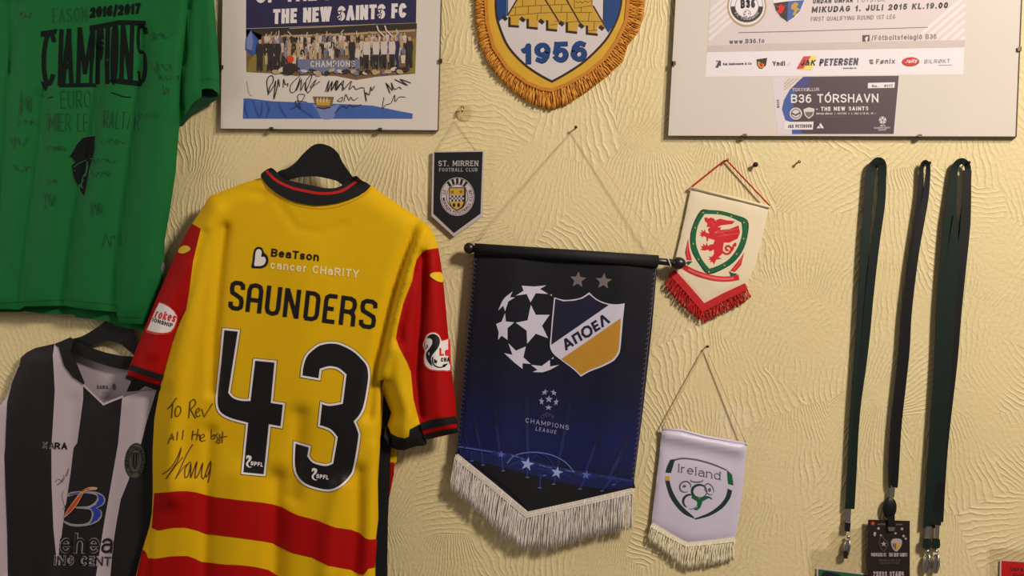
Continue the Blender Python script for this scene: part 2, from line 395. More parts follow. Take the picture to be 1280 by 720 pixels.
def stext(s, p0, p1, h, w, up=None, gap=.13, serif=0.0):
    """drawn lettering: list of separate strokes, baseline p0-p1, cap height h, stroke width w (photo pixels)"""
    ex = Vector((p1[0] - p0[0], p1[1] - p0[1])); L = ex.length; ex = ex / L
    ey = Vector((ex.y, -ex.x)) if up is None else Vector(up).normalized()
    adv = [(.3 if c == ' ' else SF[c][0] + (w / h if SF[c][0] == 0 else 0)) for c in s]
    tot = sum(adv) + gap * (len(s) - 1); k = L / tot; X = 0; out = []
    for c, a in zip(s, adv):
        if c != ' ':
            wide = max(0.0, a * k - w)
            for st in SF[c][1]:
                pts = [Vector(p0) + ex * (X + w / 2 + u * wide) + ey * (w / 2 + v * (h - w)) for u, v in st]
                if len(pts) > 4 and w <= .16 * h and (pts[0] - pts[-1]).length < .02 * h: out.append(ribbon(pts[:-1], w, True)); continue
                d0 = (pts[0] - pts[1]).normalized(); d1 = (pts[-1] - pts[-2]).normalized()
                e = w * .5
                if w > .16 * h:          # heavy lettering: a bar per segment and a disc at each bend
                    q = [pts[0] + d0 * e] + pts[1:-1] + [pts[-1] + d1 * e]
                    for i in range(len(q) - 1): out.append(ribbon(q[i:i + 2], w))
                    for c2 in q[1:-1]: out.append((ell(c2.x, c2.y, e, e, 14), [list(range(14))]))
                    continue
                out.append(ribbon([pts[0] + d0 * e] + pts[1:-1] + [pts[-1] + d1 * e] if len(pts) > 2 else [pts[0] + d0 * e, pts[1] + d1 * e], w))
                if serif:
                    for q, (u, v) in ((pts[0], st[0]), (pts[-1], st[-1])):
                        if v in (0, 1): out.append(ribbon([q - ex * (w / 2 + serif), q + ex * (w / 2 + serif)], max(.45, w * .55)))
        X += (a + gap) * k
    return out

def scribble(x0, y0, x1, y1, seed, n=9, w=0.8, loops=1.0):
    """an unreadable signature as a pen line"""
    r = random.Random(seed); pts = []
    for i in range(n):
        t = i / (n - 1)
        s = (1 if i % 2 else -1)
        h = (y1 - y0) * (0.5 + 0.5 * r.random()) * (1.0 if i < 3 else 0.75)
        pts.append((x0 + (x1 - x0) * t + r.uniform(-1, 1) * (x1 - x0) / n * 1.2 * loops, (y0 + y1) / 2 + s * h / 2))
    return ribbon(crv(pts, False, 5), w)

def star(cx, cy, r, rot=0.0, k=0.42):
    return [(cx + (r if i % 2 == 0 else r * k) * math.sin(rot + i * math.pi / 5), cy - (r if i % 2 == 0 else r * k) * math.cos(rot + i * math.pi / 5)) for i in range(10)]

# ------------------------------------------------------------------ mesh building
class MB:
    def __init__(self): self.v = []; self.f = []; self.m = []; self.names = []; self.sm = []
    def _mi(self, m):
        if m not in self.names: self.names.append(m)
        return self.names.index(m)
    def add(self, V, F, m, smooth=False):
        o = len(self.v); self.v += [Vector(p) for p in V]; k = self._mi(m)
        for q in F: self.f.append([i + o for i in q]); self.m.append(k); self.sm.append(smooth)
    def decal(self, VF, m, df, lift=0.0006, step=None):
        """a flat print lying on the surface df"""
        if isinstance(VF, list):
            for q in VF: self.decal(q, m, df, lift, step)
            return
        V, F = VF
        if not F: return
        self.k = (getattr(self, 'k', 0) + 1) % 10
        lift += 0.000005 * self.k
        if step: V, F = tess_raw(V, F, step)
        g = df if callable(df) else (lambda x, y: df)
        P = [at(x, y, g(x, y) + lift) for x, y in V]
        F2 = [q[::-1] if area2([V[i] for i in q]) > 0 else q for q in F]
        self.add(P, F2, m, False if step is None else True)
    def sheet(self, VF, m, df, thick=0.003, back=None, step=None, smooth=True, side=None):
        """a closed sheet or slab: front at df, back at df - thick (or at back)"""
        V, F = VF
        if step: V, F = tess_raw(V, F, step)
        g = df if callable(df) else (lambda x, y: df)
        h = (lambda x, y: g(x, y) - thick) if back is None else (back if callable(back) else (lambda x, y: back))
        F = [q[::-1] if area2([V[i] for i in q]) > 0 else q for q in F]
        n = len(V)
        P = [at(x, y, g(x, y)) for x, y in V]
        B = [at(x, y, min(h(x, y), g(x, y) - 0.0005)) for x, y in V]
        cnt = {}
        for q in F:
            for i in range(len(q)):
                a, b = q[i], q[(i + 1) % len(q)]; cnt[(a, b)] = 1
        S = [(a, b) for (a, b) in cnt if (b, a) not in cnt]
        self.add(P, F, m, smooth)
        self.add(B, [q[::-1] for q in F], m, smooth)
        idx = []; W = []
        for a, b in S:
            o = len(W); W += [P[a], P[b], B[b], B[a]]; idx.append([o + 1, o, o + 3, o + 2])
        self.add(W, idx, side or m, False)
    def tube(self, P, r, m, n=8, caps=True):
        P = [Vector(p) for p in P]; R = r if isinstance(r, (list, tuple)) else [r] * len(P)
        V = []; F = []
        up = Vector((0.13, -1, 0.21)).normalized()
        for i, p in enumerate(P):
            t = ((P[i + 1] if i < len(P) - 1 else p) - (P[i - 1] if i else p)).normalized()
            a = t.cross(up)
            if a.length < 1e-4: a = t.cross(Vector((1, 0, 0)))
            a.normalize(); b = t.cross(a).normalized()
            for k in range(n):
                an = 2 * math.pi * k / n
                V.append(p + (a * math.cos(an) + b * math.sin(an)) * R[i])
        for i in range(len(P) - 1):
            for k in range(n):
                F.append([i * n + k, i * n + (k + 1) % n, (i + 1) * n + (k + 1) % n, (i + 1) * n + k])
        if caps:
            F.append(list(range(n))[::-1]); F.append([(len(P) - 1) * n + k for k in range(n)])
        self.add(V, F, m, True)
    def ball(self, c, r, m, n=14, sc=(1, 1, 1)):
        V = []; F = []
        for i in range(1, n):
            th = math.pi * i / n
            for k in range(2 * n):
                ph = math.pi * k / n
                V.append(Vector(c) + Vector((math.sin(th) * math.cos(ph) * sc[0], math.sin(th) * math.sin(ph) * sc[1], math.cos(th) * sc[2])) * r)
        V.append(Vector(c) + Vector((0, 0, r * sc[2]))); V.append(Vector(c) - Vector((0, 0, r * sc[2])))
        N = 2 * n; t = len(V) - 2; b = len(V) - 1
        for i in range(n - 2):
            for k in range(N):
                F.append([i * N + k, (i + 1) * N + k, (i + 1) * N + (k + 1) % N, i * N + (k + 1) % N])
        for k in range(N):
            F.append([t, k, (k + 1) % N]); F.append([b, (n - 2) * N + (k + 1) % N, (n - 2) * N + k])
        self.add(V, F, m, True)
    def strap(self, P, wv, th, m):
        """a flat band along 3-D points P, half-width vector(s) wv, thickness th"""
        V = []; F = []; n = len(P)
        W = wv if isinstance(wv, list) else [wv] * n
        for i in range(n):
            t = (P[min(i + 1, n - 1)] - P[max(i - 1, 0)]).normalized()
            nn = t.cross(W[i]).normalized() * th / 2
            V += [P[i] + W[i] + nn, P[i] - W[i] + nn, P[i] - W[i] - nn, P[i] + W[i] - nn]
        for i in range(n - 1):
            for k in range(4): F.append([4 * i + k, 4 * i + (k + 1) % 4, 4 * i + 4 + (k + 1) % 4, 4 * i + 4 + k])
        F.append([3, 2, 1, 0]); F.append([4 * (n - 1) + k for k in range(4)])
        self.add(V, F, m, False)
    def build(self, name, parent=None, root=None, label=None):
        off = root.location if root is not None else Vector((0, 0, 0))
        me = bpy.data.meshes.new(name)
        me.from_pydata([tuple(p - off) for p in self.v], [], self.f)
        for n in self.names: me.materials.append(MATS[n])
        me.polygons.foreach_set('material_index', self.m)
        me.polygons.foreach_set('use_smooth', self.sm)
        me.update()
        o = bpy.data.objects.new(name, me); COL.objects.link(o)
        if parent is not None: o.parent = parent
        if label: o['label'] = label
        return o

class Thing:
    def __init__(self, name, label, cat, anchor, group=None):
        self.root = bpy.data.objects.new(name, None); COL.objects.link(self.root)
        self.root.empty_display_size = 0.03
        self.root.location = at(*anchor)
        self.root['label'] = label; self.root['category'] = cat
        if group: self.root['group'] = group
    def part(self, name, mb, parent=None, label=None):
        return mb.build(name, parent or self.root, self.root, label)

def single(name, label, cat, mb, anchor, group=None):
    r = bpy.data.objects.new('tmp', None); r.location = at(*anchor)
    o = mb.build(name, None, r); o.location = r.location.copy(); bpy.data.objects.remove(r)
    o['label'] = label; o['category'] = cat
    if group: o['group'] = group
    return o

# signed helpers for cloth depth fields (metres from the wall, by photo position)
def dist_poly(P):
    A = np.array(P); B = np.roll(A, -1, 0); D = B - A; L = (D ** 2).sum(1) + 1e-9
    def f(x, y):
        q = np.array((x, y)); t = np.clip(((q - A) * D).sum(1) / L, 0, 1)
        return float(np.sqrt((((A + D * t[:, None]) - q) ** 2).sum(1)).min())
    return f
def dist_line(P):
    A = np.array(P[:-1], float); B = np.array(P[1:], float); D = B - A; L = (D ** 2).sum(1) + 1e-9
    def f(x, y):
        q = np.array((x, y)); t = np.clip(((q - A) * D).sum(1) / L, 0, 1)
        return float(np.sqrt((((A + D * t[:, None]) - q) ** 2).sum(1)).min())
    return f
def cloth_field(outline, back, front, edge, folds):
    dp = dist_poly(outline); fl = [(dist_line(p), w, a) for p, w, a in folds]; cache = {}
    def f(x, y):
        k = (round(x, 2), round(y, 2))
        if k in cache: return cache[k]
        t = min(1.0, dp(x, y) / edge)
        s = math.sqrt(max(0.0, 1 - (1 - t) ** 2))
        d = back + (front - back) * s
        for g, w, a in fl: d += a * math.exp(-(g(x, y) / w) ** 2) * min(1.0, 0.25 + t)
        d = max(d, back + .0006 * s); cache[k] = d
        return d
    return f

# ------------------------------------------------------------------ the wall: cream combed plaster
def wall_material():
    m = bpy.data.materials.new('combed_plaster'); m.use_nodes = True
    nt = m.node_tree; N = nt.nodes; L = nt.links; b = N['Principled BSDF']
    b.inputs['Roughness'].default_value = 0.55; b.inputs['Specular IOR Level'].default_value = 0.35
    tc = N.new('ShaderNodeTexCoord')
    sx = N.new('ShaderNodeSeparateXYZ'); L.new(tc.outputs['Object'], sx.inputs[0])
    cb = N.new('ShaderNodeCombineXYZ'); L.new(sx.outputs['X'], cb.inputs[0]); L.new(sx.outputs['Z'], cb.inputs[1])
    def vm(op, a, bb=None, sc=None):
        n = N.new('ShaderNodeVectorMath'); n.operation = op
        for i, q in enumerate((a, bb)):
            if q is None: continue
            if isinstance(q, tuple): n.inputs[i].default_value = q
            else: L.new(q, n.inputs[i])
        if sc is not None: n.inputs['Scale'].default_value = sc
        return n
    def ma(op, a, bb=None, cc=None):
        n = N.new('ShaderNodeMath'); n.operation = op
        for i, q in enumerate((a, bb, cc)):
            if q is None: continue
            if isinstance(q, (int, float)): n.inputs[i].default_value = q
            else: L.new(q, n.inputs[i])
        return n.outputs[0]
    def noise(vec, scale, detail=3):
        n = N.new('ShaderNodeTexNoise'); n.inputs['Scale'].default_value = scale; n.inputs['Detail'].default_value = detail
        L.new(vec, n.inputs['Vector']); return n
    nz = noise(cb.outputs[0], 9, 3)
    wob = vm('SCALE', vm('SUBTRACT', nz.outputs['Color'], (.5, .5, .5)).outputs[0], sc=0.045)
    p = vm('ADD', cb.outputs[0], wob.outputs[0]).outputs[0]
    def layer(seed, vscale, spacing):
        q = vm('ADD', p, (seed, seed * 1.7, 0)).outputs[0]
        vo = N.new('ShaderNodeTexVoronoi'); vo.voronoi_dimensions = '2D'; vo.inputs['Scale'].default_value = vscale
        L.new(q, vo.inputs['Vector'])
        rel = vm('SUBTRACT', q, vo.outputs['Position']).outputs[0]
        off = vm('SCALE', vm('NORMALIZE', vm('MULTIPLY', vm('SUBTRACT', vo.outputs['Color'], (.5, .5, .5)).outputs[0], (.36, 1, 0)).outputs[0]).outputs[0], sc=0.25).outputs[0]
        r2 = vm('MULTIPLY', vm('ADD', rel, off).outputs[0], (1, 1, 0)).outputs[0]
        ln = vm('LENGTH', r2).outputs['Value']
        sp = N.new('ShaderNodeSeparateXYZ'); L.new(r2, sp.inputs[0])
        an = ma('ARCTAN2', sp.outputs['X'], sp.outputs['Y'])
        # ridges fanning out from the stroke's pivot, joined by ridges curving round it
        rad = ma('MULTIPLY', an, 2 * math.pi * 0.26 / spacing)
        arc = ma('MULTIPLY', ln, 2 * math.pi / spacing)
        sel = ma('GREATER_THAN', N_sep(vo.outputs['Color']), 0.90)
        mixn = N.new('ShaderNodeMix'); L.new(sel, mixn.inputs['Factor']); L.new(rad, mixn.inputs['A']); L.new(arc, mixn.inputs['B'])
        ph = ma('ADD', mixn.outputs['Result'], ma('MULTIPLY', noise(cb.outputs[0], 30, 3).outputs['Fac'], 5.0))
        s = ma('SINE', ph)
        return ma('POWER', ma('MULTIPLY_ADD', s, 0.5, 0.5), 3.2)
    def N_sep(col):
        n = N.new('ShaderNodeSeparateColor'); L.new(col, n.inputs[0]); return n.outputs[2]
    h = layer(0.0, 5.4, 0.0125)
    patch = noise(cb.outputs[0], 7.0, 4)
    mr = N.new('ShaderNodeMapRange'); mr.inputs[1].default_value = .38; mr.inputs[2].default_value = .58; mr.inputs[3].default_value = .12; mr.inputs[4].default_value = 1
    L.new(patch.outputs['Fac'], mr.inputs[0])
    h = ma('MULTIPLY', h, mr.outputs[0])
    h = ma('ADD', h, ma('MULTIPLY', noise(cb.outputs[0], 110, 5).outputs['Fac'], 1.0))
    h = ma('ADD', h, ma('MULTIPLY', noise(cb.outputs[0], 280, 2).outputs['Fac'], 0.25))
    bp = N.new('ShaderNodeBump'); bp.inputs['Strength'].default_value = 0.62; bp.inputs['Distance'].default_value = 0.0019
    L.new(h, bp.inputs['Height']); L.new(bp.outputs['Normal'], b.inputs['Normal'])
    mx = N.new('ShaderNodeMix'); mx.data_type = 'RGBA'
    mx.inputs['A'].default_value = (lin(212), lin(190), lin(138), 1); mx.inputs['B'].default_value = (lin(229), lin(209), lin(160), 1)
    L.new(noise(cb.outputs[0], 3.5, 5).outputs['Fac'], mx.inputs['Factor'])
    # a scuffed pale patch of filler beside the white pennant's cord
    q = at(922, 530); dd = vm('DISTANCE', cb.outputs[0], (q.x, q.z - CAMZ, 0)).outputs['Value']
    m2 = N.new('ShaderNodeMapRange'); m2.inputs[1].default_value = .012; m2.inputs[2].default_value = .05; m2.inputs[3].default_value = .55; m2.inputs[4].default_value = 0
    L.new(ma('ADD', dd, ma('MULTIPLY', ma('SUBTRACT', nz.outputs['Fac'], .5), .09)), m2.inputs[0])
    mx2 = N.new('ShaderNodeMix'); mx2.data_type = 'RGBA'; L.new(m2.outputs[0], mx2.inputs['Factor'])
    L.new(mx.outputs['Result'], mx2.inputs['A']); mx2.inputs['B'].default_value = (lin(228), lin(208), lin(186), 1)
    L.new(mx2.outputs['Result'], b.inputs['Base Color'])
    MATS['combed_plaster'] = m
wall_material()
w = MB()
X, Z0, Z1, T = 2.6, -CAMZ, 1.25, 0.12
V = [(-X, 0, Z0), (X, 0, Z0), (X, 0, Z1), (-X, 0, Z1), (-X, T, Z0), (X, T, Z0), (X, T, Z1), (-X, T, Z1)]
w.add([Vector((x, y, z + CAMZ)) for x, y, z in V], [[0, 1, 2, 3], [5, 4, 7, 6], [1, 5, 6, 2], [4, 0, 3, 7], [3, 2, 6, 7], [4, 5, 1, 0]], 'combed_plaster')
r0 = bpy.data.objects.new('tmp', None); r0.location = (0, 0, CAMZ)
wall = w.build('wall_back', None, r0); wall.location = (0, 0, CAMZ); bpy.data.objects.remove(r0)
wall['kind'] = 'structure'

# ------------------------------------------------------------------ small wall hardware
def nail(px, py, length, label, rad=0.0016, head=0.0034, m='nail_dark', droop=0.0):
    b = MB()
    p0 = at(px, py, -0.004); 
    p1 = Vector((p0.x, -length, p0.z - droop))
    b.tube([p0, p0.lerp(p1, .5), p1], rad, m, 8)
    b.tube([p1, p1 + Vector((0, -0.0012, 0))], head, m, 12)
    return single('wall_nail', label, 'nail', b, (px, py, 0), 'nails in the wall')

# ------------------------------------------------------------------ left clip frame with the team photo poster
def clip_frame(outline, label, anchor):
    t = Thing('clip_frame', label, 'picture frame', anchor)
    b = MB(); b.sheet(poly(outline), 'frame_edge', 0.011, back=0.002); t.part('backing_board', b)
    b = MB(); b.sheet(poly(inset(outline, .8)), 'mount_paper', 0.0116, back=0.0111); t.part('mount', b)
    b = MB(); b.sheet(poly(outline), 'picture_glass', 0.0150, back=0.0130, smooth=False, side='frame_edge'); t.part('glass_pane', b)
    return t
def clip(t, px, py, dx, dy):
    """a spring clip gripping the edge; (dx, dy) points out of the picture"""
    b = MB(); nx, ny = -dy, dx; w2 = 2.6
    q = [(px + nx * w2 - dx * 3.2, py + ny * w2 - dy * 3.2), (px - nx * w2 - dx * 3.2, py - ny * w2 - dy * 3.2), (px - nx * w2 + dx * 1.3, py - ny * w2 + dy * 1.3), (px + nx * w2 + dx * 1.3, py + ny * w2 + dy * 1.3)]
    b.sheet(poly(q), 'clip_metal', 0.0162, back=0.0151)
    e = [q[3], q[2], (q[2][0] - dx * 1.1, q[2][1] - dy * 1.1), (q[3][0] - dx * 1.1, q[3][1] - dy * 1.1)]
    b.sheet(poly(e), 'clip_metal', 0.0162, back=0.0012)
    t.part('spring_clip', b)

LF = [(279.5, -150), (275, 161.5), (548.5, 163.5), (556, -150)]
t = clip_frame(LF, 'frameless clip frame holding a signed team photo under a dark blue heading', (411, 163, 0))
for a in ((339, 162, 0, 1), (475, 163, 0, 1), (276, 84, -1, 0), (551.5, 76, 1, 0)): clip(t, *a)
D = 0.0118
b = MB(); b.sheet(poly([(308.5, -120), (307.5, 35.5), (520, 28.5), (522.5, -120)]), 'navy_print', D, thick=.0002)
pst = t.part('poster_heading', b)
b = MB()
b.decal(stext('THE NEW SAINTS FC', (341, 30), (508, 22), 18.4, 4.3, up=(.03, -1), gap=.09), 'white_print', D, .0003)
b.decal(stext('OF THE FC', (319, 4), (432, -1), 18.4, 4.3, up=(.03, -1), gap=.09), 'white_print', D, .0003)
t.part('lettering', b, pst)
b = MB()
PH = [(307.5, 36), (521, 28.8), (519, 92), (470, 96), (445, 100), (420, 95), (395, 94), (370, 95), (345, 92), (325, 91), (308, 90)]
b.sheet(poly(PH), 'photo_brown', D, thick=.0002)
ph = t.part('team_photo', b)
b = MB(); L1 = .0003
b.decal(poly([(307.5, 36), (521, 28.8), (521, 36), (430, 41), (331, 45)]), 'photo_dark', D, L1)
b.decal(ribbon([(362, 35.5), (410, 33.5), (470, 30.2)], .9), 'photo_beige', D, L1 * 2)
b.decal(ribbon([(331, 46), (430, 43), (519, 38)], 2.4), 'photo_beige', D, L1 * 1.5)
b.decal(poly([(308, 90), (311, 78), (318, 68), (334, 70), (334, 88)]), 'photo_grass', D, L1)
b.decal(poly([(510, 50), (520.5, 47), (519, 92), (508, 91)]), 'photo_grass', D, L1)
rr = random.Random(7)
body = ['photo_pale', 'photo_beige', 'photo_black', 'photo_dark', 'photo_bluegrey', 'photo_pale', 'photo_beige']
for row in range(4):
    n = (40, 36, 32, 26)[row]
    for i in range(n):
        x = 331 + (508 - 331) * (i + rr.uniform(.2, .8)) / n
        y = 43.5 + row * 8.2 + rr.uniform(-1.5, 1.5) - (x - 331) * .012
        if row > 2 and 395 < x < 440: continue
        lf = L1 * (2 + row)
        m = rr.choice(body); hgt = rr.uniform(11, 16); wd = rr.uniform(2.0, 3.2)
        b.decal(poly([(x - wd * .7, y + 2.6), (x + wd * .7, y + 2.6), (x + wd, y + 4.5), (x + wd * .8, y + hgt * .6), (x + wd * .7, y + hgt), (x - wd * .7, y + hgt), (x - wd * .8, y + hgt * .6), (x - wd, y + 4.5)]), m, D, lf)
        b.decal(poly(ell(x, y + 1.2, 1.35, 1.7, 8)), rr.choice(['photo_skin', 'photo_beige', 'photo_brown']), D, lf + .0001)
        if rr.random() < .3:
            b.decal(ribbon([(x + wd * .8, y + 4), (x + rr.uniform(1, 4), y - 1), (x + rr.uniform(0, 4), y - 4)], 1.1), rr.choice(['photo_skin', 'photo_pale']), D, lf + .0001)
for x, m in ((325, 'photo_black'), (338, 'photo_black'), (347, 'photo_black'), (512, 'photo_black'), (440, 'photo_black'), (470, 'photo_pale'), (480, 'photo_pale'), (490, 'photo_pale'), (458, 'photo_pale'), (495, 'navy_print')):
    y = 50 - (x - 331) * .02
    b.decal(poly([(x - 3.5, y + 5), (x + 3.5, y + 5), (x + 4.6, y + 12), (x + 3.4, y + 22), (x + 3.6, y + 38), (x + .8, y + 38), (x, y + 24), (x - 1, y + 38), (x - 3.8, y + 38), (x - 3.3, y + 22), (x - 4.4, y + 12)]), m, D, L1 * 7)
    b.decal(poly(ell(x, y + 2, 2.1, 2.8, 10)), 'photo_skin', D, L1 * 7.5)
    if m == 'photo_pale': b.decal(poly([(x - 3.3, y + 21), (x + 3.3, y + 21), (x + 3.4, y + 38), (x + .7, y + 38), (x, y + 25), (x - 1, y + 38), (x - 3.6, y + 38)]), 'photo_black', D, L1 * 7.4)
for x in (472, 482): b.decal(ribbon([(x + 9, 46), (x + 1, 38), (x - 1, 32)], 1.8), 'photo_pale', D, L1 * 8)
b.decal(poly([(372, 74), (450, 74), (450, 86), (430, 90), (372, 90)]), 'photo_bluegrey', D, L1 * 6.5)
b.decal(stext('CHAMPIONS', (388, 84), (444, 83.5), 8, 1.5), 'photo_pale', D, L1 * 7.6)
for i in range(30):
    x = 340 + 170 * (i + rr.random()) / 30
    b.decal(poly(ell(x, 89 + rr.uniform(-3, 3), rr.uniform(3, 6), rr.uniform(1.6, 3.4), 9, rr.uniform(-.4, .4))), rr.choice(['photo_pale', 'photo_beige', 'photo_bluegrey', 'photo_dark']), D, L1 * 7.8 + i * 1e-6)
b.decal(poly(ell(363, 74, 4.3, 4.8, 14)), 'orange_print', D, L1 * 9)
b.decal(poly(crv([(354, 83), (362, 79), (370, 82), (366, 92), (355, 93)])), 'photo_black', D, L1 * 8.5)
t.part('crowd_print', b, ph)
b = MB()
b.sheet(poly([(306.5, 35.8), (331, 35.8), (325, 52), (316, 69), (306, 62)]), 'mount_paper', D, thick=.0003)
b.decal(poly([(313.5, 38), (323.5, 50), (322.5, 65), (315, 70), (306.5, 62), (307, 49)]), 'crystal_dark', D, .0003)
b.decal(poly([(313.5, 38), (316.5, 50), (315, 63), (308, 61), (307.8, 50)]), 'banner_pale', D, .0005)
b.decal(poly([(313.5, 38), (320, 50), (319, 62), (315, 68), (316.5, 50)]), 'banner_blue', D, .0006)
t.part('crystal_emblem', b)
b = MB()
BB = [(304.5, 123), (312, 123), (340, 126.5), (390, 128.5), (440, 130.5), (466, 132), (500, 139), (516, 142), (515.5, 148.5), (303.5, 148.5)]
b.sheet(poly(BB), 'banner_blue', D, thick=.0002)
for pts in (((308, 125), (306, 135), (310, 147)), ((316, 126), (320, 138), (324, 147)), ((327, 127), (327, 138), (325, 147)), ((348, 128), (352, 138), (358, 147)), ((366, 130), (378, 138), (392, 147)), ((332, 127), (336, 136), (333, 146))):
    b.decal(ribbon(crv(list(pts), False), [1.0 + 1.6 * math.sin(k * .3) ** 2 for k in range(9)]), 'banner_dark', D, .0002)
b.decal(poly(crv([(391, 130), (396, 137), (402, 148), (416, 148), (421, 136), (424, 130), (408, 134)])), 'banner_pale', D, .0002)
b.decal(poly([(391, 120.5), (417.5, 121), (415, 131), (407, 137), (394, 131)]), 'photo_brown', D, .0003)
b.decal(poly([(395, 124), (414, 124.5), (412, 132), (396, 131.5)]), 'gold_print', D, .0004)
for x in (397, 401, 405, 409): b.decal(ribbon([(x, 122), (x - .3, 128)], 1.1), 'mount_paper', D, .0005)
b.decal(ribbon([(396, 134), (404, 136), (413, 134)], 1.4), 'ink', D, .0005)
t.part('blue_banner_print', b)
b = MB()
zz = zf(290, 70, 7.579); zr = zf(410, 70, 7.2)
def pen(pts, w=.9):
    q = MB(); q.decal(ribbon(crv(pts, False, 4), w), 'ink', D, .0009); t.part('signature', q)
pen(zz([(345, 370), (330, 250), (350, 195), (385, 190), (390, 240), (360, 290), (350, 350), (400, 280), (415, 240), (395, 410), (430, 290), (440, 220), (450, 290)]), 1.1)
pen(zz([(485, 300), (490, 220), (505, 270), (530, 260), (525, 290)]), 1.0)
pen(zz([(640, 190), (560, 270), (555, 340), (600, 330), (650, 200), (610, 330), (660, 220), (650, 330), (690, 250), (700, 330), (760, 180), (700, 240), (720, 350), (800, 220), (740, 300), (835, 240)]), .9)
pen(zz([(885, 340), (920, 230), (905, 340), (950, 240), (940, 330), (990, 230), (980, 320), (1030, 260), (1060, 310)]), 1.0)
pen(zr([(0, 320), (40, 230), (30, 310), (90, 220), (75, 310), (140, 220), (130, 310), (210, 225), (190, 300), (230, 270), (250, 300), (300, 285), (330, 290)]), 1.0)
pen(zr([(325, 300), (345, 410), (340, 330), (370, 350), (385, 280), (395, 310), (420, 270)]), 1.0)
pen(zr([(520, 240), (560, 340), (530, 250), (580, 310), (570, 240), (600, 300), (640, 280), (660, 300)]), 1.0)
pen(zr([(600, 210), (715, 265), (650, 210), (745, 242)]), 1.1)
pen(zr([(80, 400), (120, 410), (130, 370), (90, 395)]), .8); pen(zr([(145, 410), (160, 345), (190, 400), (205, 370), (230, 400), (270, 372)]), .8)
pen(zr([(60, 515), (130, 450), (170, 470), (190, 440), (230, 455), (300, 437)]), .9)
pen(zr([(505, 370), (490, 470), (520, 440), (570, 420), (600, 350), (605, 410), (640, 370), (695, 370)]), .8)
pen(zz([(560, 505), (640, 450), (690, 370), (620, 375), (650, 500), (600, 430), (710, 435)]), .8)
pen(zz([(140, 240), (160, 350), (190, 380)]), .4)

# ------------------------------------------------------------------ right clip frame with match poster and ticket
RF = [(852, -150), (834.5, 170.3), (1271, 171.3), (1284, -150)]
t = clip_frame(RF, 'frameless clip frame holding a pale match poster with a dark ticket below it', (1052, 171, 0))
for a in ((931, 170.5, 0, 1), (1150, 171, 0, 1), (841.5, 79, -1, -.05), (1275.5, 61, 1, 0)): clip(t, *a)
b = MB(); b.sheet(poly([(897, -130), (881.5, 96), (1204, 93), (1213, -130)]), 'poster_paper', D, thick=.0002)
pst = t.part('match_poster', b)
b = MB()
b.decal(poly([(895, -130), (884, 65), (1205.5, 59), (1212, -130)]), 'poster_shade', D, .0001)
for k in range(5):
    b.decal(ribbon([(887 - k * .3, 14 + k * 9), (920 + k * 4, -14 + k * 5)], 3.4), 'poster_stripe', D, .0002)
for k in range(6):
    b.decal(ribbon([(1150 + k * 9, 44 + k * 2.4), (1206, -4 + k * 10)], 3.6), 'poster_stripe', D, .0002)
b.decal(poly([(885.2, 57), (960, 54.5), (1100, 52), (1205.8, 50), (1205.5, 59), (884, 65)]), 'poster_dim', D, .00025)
t.part('poster_background', b, pst)
b = MB(); L1 = .0005
b.decal(ribbon([(923, 40.8), (1000, 39), (1160, 34)], .8), 'sponsor_brown', D, L1)
b.decal(stext('MIKUDAG 1. JULI 2015 KL.19.00', (1014.5, 16), (1184.5, 10.2), 7.6, 1.7, up=(.14, -1), gap=.2), 'ink', D, L1)
b.decal(stext('UNDAN UMFAR', (1016, 4.5), (1066, 3), 5.6, 1.2, up=(.14, -1), gap=.2), 'ink', D, L1)
b.decal(stext('| OYSTUR', (1072, 2.8), (1106, 1.8), 5.4, .6, up=(.1, -1), gap=.2), 'sponsor_brown', D, L1)
b.decal(stext('FIRST QUALIFYING ROUND 1ST LEG', (1013.5, 26.5), (1119, 23.5), 5.4, .65, up=(.1, -1), gap=.18), 'sponsor_brown', D, L1)
b.decal(stext('www.B36.fo', (912, 55), (955.5, 53.5), 5.6, .9, gap=.2), 'sponsor_dark', D, L1)
b.decal(stext('/Fótboltsfelagið B36', (1089.5, 50.5), (1171, 48.5), 6.2, .9, gap=.2), 'sponsor_brown', D, L1)
b.decal(poly([(1078, 44), (1087, 43.6), (1087, 51.6), (1078, 52)]), 'ticket_purple', D, L1)
b.decal(text('f', (1081.5, 52), (1085.5, 51.8), 6, .05), 'white_print', D, L1 + .0002)
t.part('lettering', b, pst)
b = MB()
b.decal(poly(ell(933.5, 8, 24.5, 25.5, 36)), 'photo_beige', D, L1); b.decal(poly(ell(933.5, 8, 22.5, 23, 36)), 'poster_paper', D, L1 + .0001)
b.decal(ribbon([(933.5 + 17.5 * math.cos(a), 8 + 17 * math.sin(a)) for a in [math.radians(k) for k in range(0, 181, 9)]], 5), 'photo_dark', D, L1 + .0002)
b.decal(ribbon(ell(933.5, 8, 20.3, 20), .5, True), 'photo_dark', D, L1 + .0002)
b.decal(ribbon(ell(933.5, 8, 14.6, 14.2), .5, True), 'photo_dark', D, L1 + .0002)
b.decal(stext('B36', (926, 10.5), (944, 9.8), 11, 2.4), 'ink', D, L1 + .0003)
b.decal(ribbon(ell(934, 17.5, 4.4, 4.8, 16), .6, True), 'sponsor_brown', D, L1 + .0003)
for x, y in ((932, 15), (936, 17), (933, 20.5), (931, 18)): b.decal(poly(ell(x, y, .9, .9, 8)), 'sponsor_dark', D, L1 + .0003)
b.decal(arc_text('F.C. TÓRSHAVN', 933.5, 8, 17.5, 17, 150, 30, 2.4, .0, True), 'white_print', D, L1 + .0004)
t.part('round_crest', b, pst)
b = MB()
sh = crv([(966, -22), (986, -26), (1007, -22), (1006, 0), (1000, 14), (993, 22), (984, 27.5), (976, 22), (970, 14), (966.5, 2)])
b.decal(poly(sh), 'white_print', D, L1)
